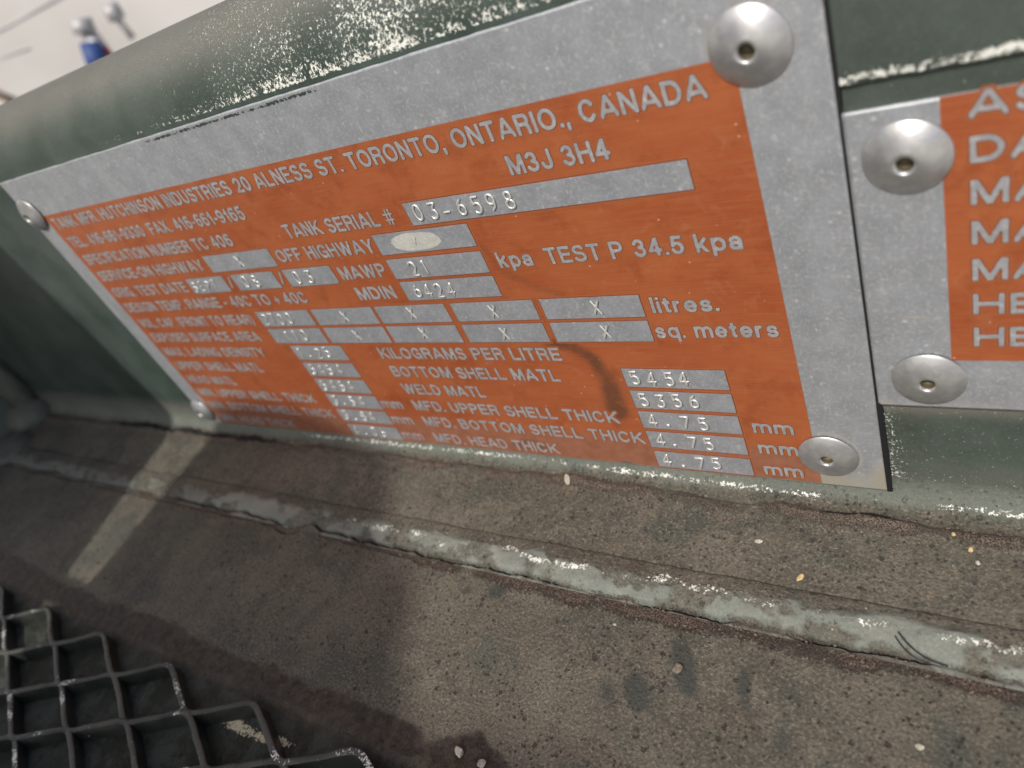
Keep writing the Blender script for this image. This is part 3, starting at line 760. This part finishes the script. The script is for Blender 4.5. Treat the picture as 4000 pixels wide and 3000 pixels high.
def rivet(x, z, parent, rad=6.3, h=2.6, tilt=(0, 0), gap=0.15):
    prof = [(rad * .9, gap), (rad * .98, gap), (rad, gap + .12), (rad * .995, gap + .3), (rad * .97, gap + 0.42)]
    e_ = gap + .42
    for i in range(1, 13):
        a = i / 12; r_ = rad * .97 * (1 - a) + 1.75 * a
        prof.append((r_, e_ + (h - e_) * (1 - (r_ / (rad * .97)) ** 2.1) / (1 - (1.75 / (rad * .97)) ** 2.1)))
    prof += [(1.5, h - 0.06), (1.32, h - 0.25), (1.22, h - 0.6)]
    hole = [(1.22, h - 0.6), (1.2, h - 1.3), (1.15, h - 2.2), (0.0, h - 2.25)]
    n = 72
    root = None
    for k, (pr, mt, nm) in enumerate(((prof, M_rivet, 'rivet'), (hole, M_hole, 'rivet_bore'), ([(rad * .95, -0.1), (rad * .95, gap + .02)], M_black, 'rivet_gap'))):
        V, F = [], []
        for (r_, hh) in pr:
            for j in range(n):
                a = 2 * math.pi * j / n
                V.append((r_ * math.cos(a) * MM, -hh * MM, r_ * math.sin(a) * MM))
        for i in range(len(pr) - 1):
            for j in range(n):
                F.append((i * n + j, i * n + (j + 1) % n, (i + 1) * n + (j + 1) % n, (i + 1) * n + j))
        me = mesh(nm, V, F, True)
        if k == 0:
            root = link(nm, me, mt, parent)
            root.location = (x * MM, 0, z * MM); root.rotation_euler = (R(tilt[0]), 0, R(tilt[1]))
        elif k == 1:
            link(nm, me, mt, root)
        else:
            me2 = me
            link('rivet_gap_shade', me2, M_black, root)  # black collar stands in for the shade under the rivet rim
    return root

# ------------------------------------------------------------ first data plate
plate = tag(empty('data_plate'), 'large aluminium tank data plate with orange panel, Toronto address and four rivets', 'data plate')
xs = np.arange(-9.4, 251.61, 0.6); zs = np.arange(-101.6, 13.61, 0.4)
X, Z = np.meshgrid(xs, zs, indexing='ij')
yy = 0 * X
ragged = 0.35 * (fbm(X, X * 0, 6, 171) - .5)
Zp = np.where(Z > 13.3, Z + ragged, Z)
P = np.stack([X, yy, Zp], -1)
# rolled down rim
rim = [(X[:, :1] * 0 + 0.85), ]
chip = -0.75 + 0.82 * gauss(Z, 12.4, 1.0) * sstep(62, 90, X) * sstep(160, 150, X) + 0.45 * gauss(Z, 12.9, .6) * sstep(-5, 10, X) * fbm(X, X * 0, 5, 173)
pep = -0.6 + 0.62 * gauss(Z, 13.3, 0.5) * sstep(160, 60, X) + 0.3 * gauss(X, -9.4, 0.7)
dst = 0.75 * sstep(-88, -101, Z) * (0.5 + fbm(X, Z, 12, 175)) + 0.35 * gauss(X, 251, 2) * sstep(-40, -90, Z)
for (rx_, rz_) in ((240.8, .6), (240.6, -91), (-4.9, 1), (-5.6, -94.2)):
    dst = np.maximum(dst, 0.75 * gauss(np.hypot(X - rx_, Z - rz_), 6.7, 0.7) * (0.3 + fbm(X, Z, 4, 176)))
me = grid_mesh('plate_face', P, dict(chip=chip, pepper=pep, dust=dst), flip=True)
# give it thickness: extrude boundary backwards
bm = bmesh.new(); bm.from_mesh(me)
be = [e for e in bm.edges if e.is_boundary]
r = bmesh.ops.extrude_edge_only(bm, edges=be)
for g in r['geom']:
    if isinstance(g, bmesh.types.BMVert): g.co.y += 0.8 * MM
bmesh.ops.recalc_face_normals(bm, faces=bm.faces)
bm.to_mesh(me); bm.free()
link('plate_sheet', me, M_plate, plate)

xs = np.arange(0.4, 238.01, 0.6); zs = np.arange(-101.2, 0.01, 0.45)
X, Z = np.meshgrid(xs, zs, indexing='ij')
def seg_d(px, pz, pts):
    d = np.full(px.shape, 1e9)
    for (a, b), (c, e) in zip(pts[:-1], pts[1:]):
        vx, vz = c - a, e - b; t = np.clip(((px - a) * vx + (pz - b) * vz) / (vx * vx + vz * vz), 0, 1)
        d = np.minimum(d, np.hypot(px - a - t * vx, pz - b - t * vz))
    return d
stain = (0.55 + 0.6 * fbm(X, Z, 6, 190)) * np.exp(-(seg_d(X, Z, [(181, -58.2), (187, -59.2), (191, -63), (192.8, -70), (192.2, -80)]) / (2.4 + 1.4 * sstep(-60, -78, Z))) ** 2) + 0.4 * np.exp(-(seg_d(X, Z, [(192, -80), (190, -87)]) / 2.2) ** 2)
stain = np.maximum(stain, 0.45 * np.exp(-(seg_d(X, Z, [(175, -29.5), (178, -37), (184, -41), (190, -44)]) / 2.0) ** 2))
stain = np.maximum(stain, 0.5 * np.exp(-(seg_d(X, Z, [(182, -44.5), (182.4, -50)]) / .8) ** 2))
stain = np.maximum(stain, 0.35 * np.exp(-(seg_d(X, Z, [(128, -41), (140, -43.6), (176, -44)]) / 1.0) ** 2))
run = 0.72 * sstep(-82, -98, Z) * (0.6 + 0.8 * fbm(X, Z, 30, 177)) + 0.12
run = run + 0.25 * gauss(Z, -44.2, 0.8) * (X > 120)
bare = 1.15 * np.exp(-((X - 158.5) / 8) ** 2 - ((Z + 97.2) / 2.6) ** 2) + 0.8 * gauss(X, 188, 3) * gauss(Z, -101, 1.0) + 0.9 * gauss(X, 222, 5) * gauss(Z, -101.3, 0.5)
grit = 0.16 * sstep(-88, -100, Z) + 0.32 * np.exp(-(seg_d(X, Z, [(144, -66), (145, -72), (146, -78)]) / 2.0) ** 2) + 0.3 * gauss(X, 157, 2) * gauss(Z, -76, 2) + 0.15 * gauss(Z, -95, 5)
me = grid_mesh('orange_panel', np.stack([X, 0 * X - 0.05, Z], -1), dict(stain=stain, run=run, bare=bare, grit=grit), flip=True)
link('orange_panel', me, M_orange, plate)

BL = [-6.0, -13.6, -20.95, -28.0, -35.35, -42.3, -49.7, -56.7, -63.8, -71.0, -78.2, -85.3, -92.4, -99.9]
TX = [("TANK MFR. HUTCHINSON INDUSTRIES 20 ALNESS ST. TORONTO, ONTARIO., CANADA", 3.3, 232.9, 0),
 ("M3J 3H4", 190.4, 213.0, 1), ("TEL. 416-661-9330", 3.3, 51.5, 1), ("FAX. 416-661-9165", 55.0, 102.8, 1),
 ("SPECIFICATION NUMBER TC 406", 3.3, 89.8, 2), ("TANK SERIAL #", 113.9, 153.9, 2),
 ("SERVICE-ON HIGHWAY", 3.4, 68.0, 3), ("OFF HIGHWAY", 104.4, 142.4, 3),
 ("ORIG. TEST DATE", 3.3, 50.6, 4), ("MAWP", 124.6, 141.6, 4), ("kpa", 177.3, 186.6, 4), ("TEST P 34.5 kpa", 190.2, 233.0, 4),
 ("DESIGN TEMP. RANGE - 40C TO + 40C", 3.4, 105.0, 5), ("MDIN", 126.4, 140.4, 5),
 ("VOL. CAP. (FRONT TO REAR)", 3.4, 72.5, 6), ("litres.", 210.7, 225.2, 6),
 ("EXPOSED SURFACE AREA", 3.4, 69.3, 7), ("sq. meters", 209.6, 235.8, 7),
 ("MAX. LADING DENSITY", 3.4, 65.5, 8), ("KILOGRAMS PER LITRE", 120.3, 182.6, 8),
 ("UPPER SHELL MATL", 3.4, 57.4, 9), ("BOTTOM SHELL MATL", 120.5, 179.3, 9),
 ("HEAD MATL", 3.4, 34.5, 10), ("WELD MATL", 120.6, 152.0, 10),
 ("MIN. UPPER SHELL THICK", 3.4, 74.0, 11), ("MFD. UPPER SHELL THICK", 120.6, 191.4, 11),
 ("MIN. BOTTOM SHELL THICK", 3.4, 78.2, 12), ("MFD. BOTTOM SHELL THICK", 120.6, 196.4, 12),
 ("MIN. HEAD THICK", 3.4, 50.5, 13), ("MFD. HEAD THICK", 120.8, 167.6, 13)]
for s_, a, b, r_ in TX:
    lettering(s_, a, b, BL[r_], plate)
for r_ in (11, 12, 13):
    lettering('mm', 106.3, 115.6, BL[r_], plate)
    lettering('mm', 225.3, 234.3, BL[r_], plate)
lettering('/', 74.2, 76.4, BL[4] + .2, plate); lettering('/', 98.9, 101.1, BL[4] + .2, plate)

def row(i): return BL[i] - 0.95, BL[i] + 4.95
z0, z1 = row(2); field(158.5, 226.6, z0, z1, plate); stamped("03-6598", 160.3, z0 + 0.9, plate, adv=4.25, seed=1)
z0, z1 = row(3); field(70.8, 102.3, z0, z1, plate); stamped("X", 85.6, z0 + 1.0, plate, seed=2)
f_off = field(143.7, 173.6, z0, z1, plate)
# rubbed oval and small X
V = []; F = []
rndo = random.Random(4)
for j in range(56):
    a = 2 * math.pi * j / 56; k = 1 + rndo.uniform(-.035, .035)
    V.append(((156.6 + 7.8 * k * math.copysign(abs(math.cos(a)) ** .8, math.cos(a))) * MM, -0.185 * MM, (z0 + 2.9 + 2.45 * k * math.sin(a)) * MM))
F.append(tuple(range(56)))
link('rubbed_patch', mesh('rubbed_patch', V, F), M_polish, plate)
stamped("X", 156.0, z0 + 1.9, plate, h=2.2, w=1.4, seed=3, r=.1)
z0, z1 = row(4)
field(53.1, 72.9, z0, z1, plate); stamped("SEPT", 54.0, z0 + 1, plate, adv=3.7, w=2.5, h=3.4, seed=4)
field(77.6, 97.6, z0, z1, plate); stamped("08", 81.5, z0 + 1.1, plate, adv=5, seed=5)
field(102.3, 122.3, z0, z1, plate); stamped("03", 105.5, z0 + .9, plate, adv=5.2, seed=6)
field(143.7, 173.7, z0, z1, plate); stamped("21", 150.0, z0 + .9, plate, adv=3.6, seed=7)
z0, z1 = row(5); field(143.9, 173.8, z0, z1, plate); stamped("6424", 146.8, z0 + .9, plate, adv=3.7, seed=8)
CX = [(76.2, 101.3), (103.0, 128.2), (129.5, 154.5), (156.6, 181.5), (183.5, 208.6)]
for r_, first, dxx in ((6, "2700", 1.2), (7, "110", 6.4)):
    z0, z1 = row(r_)
    for i, (a, b) in enumerate(CX):
        field(a, b, z0, z1, plate)
        if i == 0: stamped(first, a + dxx, z0 + 1, plate, adv=4.0, seed=9)
        else: stamped("X", (a + b) / 2 - 1.5 + (1.6 if i == 4 else 0), z0 + 1.1, plate, seed=10 + i)
for r_, s_ in ((8, "1.25"), (9, "5454"), (10, "5454"), (11, "3.84"), (12, "3.84"), (13, "4.06")):
    z0, z1 = row(r_); field(81.5, 105.4, z0, z1, plate); stamped(s_, 83.0, z0 + 1, plate, adv=4.3, seed=r_)
for r_, s_, a_ in ((9, "5454", 4.05), (10, "5356", 4.2), (11, "4.75", 4.3), (12, "4.75", 4.3), (13, "4.75", 4.3)):
    z0, z1 = row(r_); field(197.6, 222.5, z0, z1, plate); stamped(s_, 199.2, z0 + 1, plate, adv=a_, seed=20 + r_)
rivet(240.8, 0.6, plate, tilt=(1.5, 0)); rivet(240.6, -91.0, plate, rad=6.2, h=2.2, tilt=(-1.5, 1), gap=.5)
rivet(-4.9, 1.0, plate, rad=6.0, gap=.45); rivet(-5.6, -94.2, plate, rad=5.8, gap=.45)
# black strip painting the shade in the gap right of the plate
V, F = [], []
pts = []
rs = random.Random(9)
z = 14.0
while z > -102:
    if z > -12: w = 0.62 + 0.6 * (z + 12) / 26
    elif z > -74: w = 0.42
    else: w = 1.05 + rs.uniform(-.08, .1)
    yf = 0.02 if z > -74 else -0.1
    pts.append((w, yf, z)); z -= 0.8
n = len(pts)
for (w, yf, z) in pts:
    V += [(251.62 * MM, 0.85 * MM, z * MM), (251.62 * MM, yf * MM, z * MM), ((251.62 + w) * MM, yf * MM, z * MM), ((251.62 + w) * MM, 0.95 * MM, z * MM)]
for i in range(n - 1):
    for j in range(3):
        F.append((i * 4 + j, i * 4 + j + 1, i * 4 + 5 + j, i * 4 + 4 + j))
F += [(0, 1, 2, 3), tuple(n * 4 - 4 + k for k in (3, 2, 1, 0))]
o = link('gap_shade_strip', mesh('gap_shade_strip', V, F), M_black, plate)

# ------------------------------------------------------------ second data plate
plate2 = tag(empty('data_plate'), 'second smaller data plate cropped by the right edge, reading AS DA MA HE', 'data plate')
xs = np.arange(252.1, 331, 0.6); zs = np.arange(-74.8, -12.4, 0.4)
X, Z = np.meshgrid(xs, zs, indexing='ij')
dst = 0.5 * gauss(Z, -75, 2.5) * (0.5 + fbm(X, Z, 6, 181)) + 0.35 * gauss(X, 252, 2) + 0.75 * np.exp(-((X - 259.6) / 4.5) ** 2 - ((Z + 52.5) / 0.6) ** 2)
me = grid_mesh('plate_sheet', np.stack([X, 0.03 + 0 * X, Z], -1), dict(chip=-.8 + 0 * X, pepper=-.6 + 0.55 * gauss(Z, -12.6, .4), dust=dst), flip=True)
bm = bmesh.new(); bm.from_mesh(me)
r = bmesh.ops.extrude_edge_only(bm, edges=[e for e in bm.edges if e.is_boundary])
for g in r['geom']:
    if isinstance(g, bmesh.types.BMVert): g.co.y += 0.75 * MM
bmesh.ops.recalc_face_normals(bm, faces=bm.faces)
bm.to_mesh(me); bm.free()
link('plate_sheet', me, M_plate, plate2)
xs = np.arange(265.0, 330, 0.6); zs = np.arange(-62.6, -12.5, 0.45)
X, Z = np.meshgrid(xs, zs, indexing='ij')
me = grid_mesh('orange_panel', np.stack([X, 0 * X - 0.03, Z], -1), dict(stain=0 * X, run=0.12 + 0 * X, bare=0 * X, grit=0 * X), flip=True)
link('orange_panel', me, M_orange, plate2)
for s_, w_, zb in (("ASSEMBLED", 45, -16.5), ("DATE", 18.5, -23.5), ("MAX", 14.5, -30.6), ("MAX", 14.5, -37.8), ("MATL", 19, -44.9), ("HEAD", 19.5, -51.95), ("HEAD", 19.5, -59.1)):
    # only the first two letters of each line show in the photograph
    two = s_[:2]
    lettering(two, 268.5, 268.5 + {'AS': 9.4, 'DA': 9.6, 'MA': 10.0, 'HE': 9.3}[two], zb, plate2, cap=4.2 if zb < -20 else 4.0)
rivet(260.4, -21.2, plate2, tilt=(2, -1)); rivet(261.2, -67.0, plate2, rad=6.2, h=2.3, gap=.4)

# ------------------------------------------------------------ pebbles and grit
def pebble(x, y, z, sx, sy, sz, mat, label, rot=0.0, seed=1, cat='pebble', name='pebble'):
    bm = bmesh.new(); bmesh.ops.create_icosphere(bm, subdivisions=3, radius=1)
    rn = np.random.RandomState(seed)
    dirs = rn.normal(size=(9, 3)); dirs /= np.linalg.norm(dirs, axis=1)[:, None]; lim = rn.uniform(.55, .9, 9)
    for v in bm.verts:
        c = np.array(v.co)
        for d_, l_ in zip(dirs, lim):
            k = c @ d_
            if k > l_: c = c - d_ * (k - l_) * .85
        v.co = (c[0] * sx * MM, c[1] * sy * MM, c[2] * sz * MM)
    for v in bm.verts: v.co *= 1 + rn.uniform(-.07, .07)
    me = bpy.data.meshes.new(name); bm.to_mesh(me); bm.free()
    o = link(name, me, mat); o.location = (x * MM, y * MM, z * MM); o.rotation_euler = (0.15, 0.1, rot)
    return tag(o, label, cat, 'small loose pebbles lying on the deck')
def grain_mat(n, a, b):
    t = NT(n); c = t.mix(t.step(t.noise(2.0, 5, .7), .35, .65), a, b)
    return t.out(c, .85, 0, t.bump(t.noise(2.5, 4), .15))
M_st = grain_mat('pale_stone', (.27, .25, .2), (.42, .4, .33))
M_ye = grain_mat('ochre_grain', (.45, .3, .1), (.6, .48, .28))
M_wh = grain_mat('white_grain', (.3, .28, .23), (.5, .47, .4))
M_br = grain_mat('brown_grain', (.09, .07, .055), (.2, .155, .12))
pebble(170.8, -5.6, -104.0, 1.05, 1.9, .9, M_st, 'grey speckled oblong stone leaning on the crease below the large plate', .55, 1)
pebble(237.4, -24.0, -104.7, .55, 1.1, .5, M_ye, 'white and ochre flake lying just above the weld bead on the right', -.5, 2)
pebble(264.7, -7.8, -104.0, .42, .42, .42, M_ye, 'tiny round bright yellow grain at the crease near the right edge', 0, 3)
pebble(267.9, -10.7, -104.5, .5, .6, .45, M_ye, 'pale yellow grain lower right of the bright yellow one', 0, 4)
pebble(269.3, -13.6, -104.6, .45, .5, .4, M_wh, 'pale grain nearest the right edge below the crease', 0, 5)
pebble(226.7, -16.3, -104.6, .9, .6, .4, M_wh, 'flat cream flake above the weld bead beside a dark pit', .3, 6)
pebble(218.0, -51.0, -104.6, 1.2, 1.2, .5, M_br, 'flat tan disc stuck on the deck below the weld bead', 0, 7)
pebble(262.9, -53.2, -104.8, .8, .55, .4, M_st, 'pale chip near the lower right corner of the deck', .4, 8)
pebble(264.2, -45.2, -104.6, .75, .5, .35, M_br, 'pinkish chip on the deck under the right end of the weld', .8, 9)
pebble(178.2, -82.0, -104.2, 1.5, 1.0, .8, M_wh, 'white chalky lump in the brown band at the bottom edge', -.6, 10)
pebble(184.5, -82.5, -104.2, 1.3, .9, .7, M_st, 'grey lump right of the white lump at the bottom edge', .2, 11)
pebble(200.8, -44.6, -104.7, .5, .35, .3, M_st, 'small white chip on the deck under the middle of the weld', .2, 12)
def hair(name, pts, r_, mat, parent=None):
    pts = [Vector(p) * MM for p in pts]
    # Catmull-Rom resample
    Q = []
    for i in range(len(pts) - 1):
        p0 = pts[max(0, i - 1)]; p1 = pts[i]; p2 = pts[i + 1]; p3 = pts[min(len(pts) - 1, i + 2)]
        for k in range(8):
            t = k / 8
            Q.append(0.5 * ((2 * p1) + (-p0 + p2) * t + (2 * p0 - 5 * p1 + 4 * p2 - p3) * t * t + (-p0 + 3 * p1 - 3 * p2 + p3) * t ** 3))
    Q.append(pts[-1])
    V, F = [], []; n = len(Q)
    for i, q in enumerate(Q):
        d = (Q[min(n - 1, i + 1)] - Q[max(0, i - 1)]).normalized(); a = d.cross(Vector((0, 0, 1))).normalized(); b = d.cross(a)
        for j in range(6):
            an = j * math.pi / 3; V.append(tuple(q + (a * math.cos(an) + b * math.sin(an)) * r_ * MM))
    for i in range(n - 1):
        for j in range(6):
            F.append((i * 6 + j, i * 6 + (j + 1) % 6, (i + 1) * 6 + (j + 1) % 6, (i + 1) * 6 + j))
    return link(name, mesh(name, V, F, True), mat, parent)
tuft = tag(empty('bristle_tuft', (0.262, -0.037, -0.1045)), 'two curved dark bristles stuck over the lower edge of the weld at the right', 'bristles')
for pp, rr_ in (([(257.5, -33.4, -102.6), (258.8, -34.8, -102.9), (260.6, -36.0, -103.6), (263.0, -36.9, -104.2), (266, -37.2, -104.6)], .14), ([(257.0, -34.2, -102.9), (258.4, -35.8, -103.4), (260.4, -37.0, -104.1), (263.0, -37.6, -104.6)], .11)):
    under(hair('bristle', pp, rr_, M_black), tuft)
rn = np.random.RandomState(5)
V, F = [], []
def add_grain(x, y, z, s):
    b = len(V); q = rn.uniform(.6, 1.3, (6,)) * s; a = rn.uniform(0, 6.28)
    ca, sa = math.cos(a), math.sin(a)
    for k, (dx, dy_, dz_) in enumerate([(1, 0, 0), (-1, 0, 0), (0, 1, 0), (0, -1, 0), (0, 0, 1), (0, 0, -1)]):
        px, py = dx * q[k], dy_ * q[k]
        V.append(((x + px * ca - py * sa) * MM, (y + px * sa + py * ca) * MM, (z + dz_ * q[k]) * MM))
    for f in [(0, 2, 4), (2, 1, 4), (1, 3, 4), (3, 0, 4), (2, 0, 5), (1, 2, 5), (3, 1, 5), (0, 3, 5)]: F.append(tuple(i + b for i in f))
for i in range(3600):
    x = rn.uniform(-60, 285); kind = rn.rand()
    if kind < .45: y = -8.0 + rn.normal() * 1.9 - 1.0 * (x > 150); z = -104.6
    elif kind < .85: y = -39.6 + rn.normal() * 1.8; z = -105.1
    else: y = rn.uniform(-75, -8); z = -105.05
    if y > -4.5: continue
    if -37 < y < -26: continue
    add_grain(x, y, z, abs(rn.normal()) * .16 + .09)
o = link('grit', mesh('grit', V, F), M_br); tag(o, 'loose brown grit along the crease and the weld', 'grit', None, 'stuff')

# ------------------------------------------------------------ unseen slabs added to block the sun, outlines cut to the wanted shadows
def slab(name, ref, pts, th, mat, label, cat):
    """flat plate through three reference points whose outline follows pts along the sun direction"""
    a, b, c = [Vector(p) * MM + L * (s_ * MM) for p, s_ in ref]
    nn = (b - a).cross(c - a).normalized()
    Q = []
    for p in pts:
        p = Vector(p) * MM
        Q.append(p + L * ((a - p).dot(nn) / L.dot(nn)))
    n = len(Q)
    V = [tuple(p) for p in Q] + [tuple(p + L * th) for p in Q]
    F = [tuple(range(n)), tuple(range(2 * n - 1, n - 1, -1))] + [(i, i + n, (i + 1) % n + n, (i + 1) % n) for i in range(n)]
    o = link(name, mesh(name, V, F), mat); return tag(o, label, cat)
M_blocker = simple('green_blocker_paint', (0.06, 0.09, 0.075), 0.5)
slab('left_sun_blocker', [((-45, 0, -53), 255), ((-16, -77, -105), 200), ((-200, 0, -53), 255)],
     [(-60, 0, 45), (-52, 0, -9), (-44.1, 0, -53), (-38.4, 0, -104), (-27, -40, -105), (-16, -77, -105), (-11, -130, -105), (-200, -130, -105), (-420, 0, -53), (-420, 0, 45)],
     .003, M_blocker, 'unseen dark green slab added to shade the left, out of frame', 'blocker')
slab('deck_sun_blocker', [((0, -76, -105), 200), ((110, -27, -105), 700), ((100, -150, -105), 330)],
     [(-6, 0, -103), (6, 0, -91), (30, 0, -86.5), (53, 0, -87.2), (69, 0, -92.5), (80, 0, -100), (96, -1, -105), (104, -8, -105), (108.5, -17, -105), (112, -27, -105), (124, -37, -105), (138, -43, -105), (144.5, -55, -105), (149, -68, -105), (158, -76.5, -105), (164.5, -79, -105), (168, -84, -105), (171, -86, -105), (173, -81, -105), (174.5, -78.5, -105), (178, -79, -105), (180, -75, -105), (183.5, -74, -105), (186, -75.5, -105), (189, -74.5, -105), (193, -77, -105), (198, -77.5, -105), (203, -75, -105), (209, -75, -105), (214, -77.5, -105), (224, -84, -105), (250, -105, -105), (250, -190, -105), (6, -190, -105), (5, -90, -105), (-4, -88, -105), (-40, -88, -105), (-40, -76.5, -105), (-24, -78.5, -105), (-17, -76, -105), (-9, -78, -105), (-4, -76.5, -105), (0, -78.5, -105), (1.7, -76, -105), (-3, -30, -105)],
     .004, M_blocker, 'unseen dark green slab added to shade the deck and plate', 'bracket')

# ------------------------------------------------------------ background
wallm = NT('white_building_paint')
wc = wallm.mix(wallm.step(wallm.noise(0.002, 4), .3, .7), (.6, .575, .54), (.74, .71, .67))
M_wall = wallm.out(wc, .7)
M_grey = simple('grey_metal', (.33, .33, .34), .5, .3)
M_blue = simple('blue_plastic', (.015, .045, .17), .6)
M_red = simple('red_plastic', (.2, .015, .02), .4)
def from_px(u, v, dist):
    d = RW.T @ np.array([(u - 2000) / 2851.68, (v - 1500) / 2851.68, 1.0])
    return CAM + d * dist
D = 2.2
def oriented_box(name, cx_, cy_, cz_, sx, sy, sz, mat, rz=0.0, parent=None, rx=0.0, bev=.01):
    bm = bmesh.new(); bmesh.ops.create_cube(bm, size=1)
    for v in bm.verts: v.co = (v.co.x * sx, v.co.y * sy, v.co.z * sz)
    bmesh.ops.bevel(bm, geom=bm.edges[:], offset=bev, segments=2, affect='EDGES')
    me = bpy.data.meshes.new(name); bm.to_mesh(me); bm.free()
    o = link(name, me, mat, parent); o.location = (cx_, cy_, cz_); o.rotation_euler = (rx, 0, rz); return o
# white wall facing back towards the tanker
c = from_px(450, 150, D)
rz = math.atan2(0.55, -1.1) + math.pi / 2
wall = oriented_box('background_wall', c[0], c[1], c[2] + .4, 6.0, 0.1, 5.0, M_wall, rz)
tag(wall, 'blurred white workshop wall behind the tanker at the top left', 'wall')
nrm = Vector((math.sin(rz), -math.cos(rz), 0))
if nrm.dot(Vector(CAM) - Vector(c)) < 0: nrm = -nrm
def on_wall(u, v, off=.08):
    d = Vector(RW.T @ np.array([(u - 2000) / 2851.68, (v - 1500) / 2851.68, 1.0])); o_ = Vector(CAM)
    p0 = Vector(c) + nrm * (0.05 + off)
    s = (p0 - o_).dot(nrm) / d.dot(nrm); return o_ + d * s
def rod_(name, a, b, r_, mat, parent=None):
    a = Vector(a); b = Vector(b); d = b - a
    bm = bmesh.new(); bmesh.ops.create_cone(bm, cap_ends=True, segments=24, radius1=r_, radius2=r_, depth=d.length)
    me = bpy.data.meshes.new(name); bm.to_mesh(me); bm.free()
    me.polygons.foreach_set('use_smooth', [True] * len(me.polygons))
    o = link(name, me, mat, parent); o.location = (a + b) / 2; o.rotation_euler = d.to_track_quat('Z', 'Y').to_euler(); return o
reel = empty('hose_reel'); tag(reel, 'blurred blue and red fitting on a grey pipe against the white wall', 'pipe fitting')
rod_('pipe', on_wall(320, 90), on_wall(500, 340), .022, M_grey, reel)
rod_('pipe_cap', on_wall(312, 75), on_wall(335, 130), .03, M_grey, reel)
rod_('blue_housing', on_wall(335, 235, .12), on_wall(410, 225, .12), .044, M_blue, reel)
rod_('red_collar', on_wall(385, 195, .12), on_wall(430, 245, .12), .025, M_red, reel)
br = empty('wall_bracket'); tag(br, 'small blurred grey bracket on the white wall, right of the blue fitting', 'bracket')
rod_('bracket_arm', on_wall(415, 60), on_wall(470, 35), .022, M_grey, br)
rod_('bracket_rod', on_wall(440, 50), on_wall(520, 150), .010, M_grey, br)

for k_, (a_, b_, w_) in enumerate((((-40, 140), (330, -60), .0025), ((-60, 345), (120, 425), .012), ((-60, 250), (120, 190), .0015))):
    q_ = rod_('wall_seam', on_wall(*a_, .0), on_wall(*b_, .0), w_, M_grey if k_ != 1 else M_br, None)
    bpy.context.view_layer.update(); q_.parent = wall; q_.matrix_parent_inverse = wall.matrix_world.inverted()
gr = mesh('ground', [(-60, -60, -2.6), (60, -60, -2.6), (60, 60, -2.6), (-60, 60, -2.6)], [(0, 1, 2, 3)])
M_ground = NT('concrete_ground'); cg = M_ground.mix(M_ground.noise(.002, 6), (.3, .29, .27), (.42, .41, .38)); M_ground = M_ground.out(cg, .85)
tag(link('ground', gr, M_ground), None, None, None, 'structure')
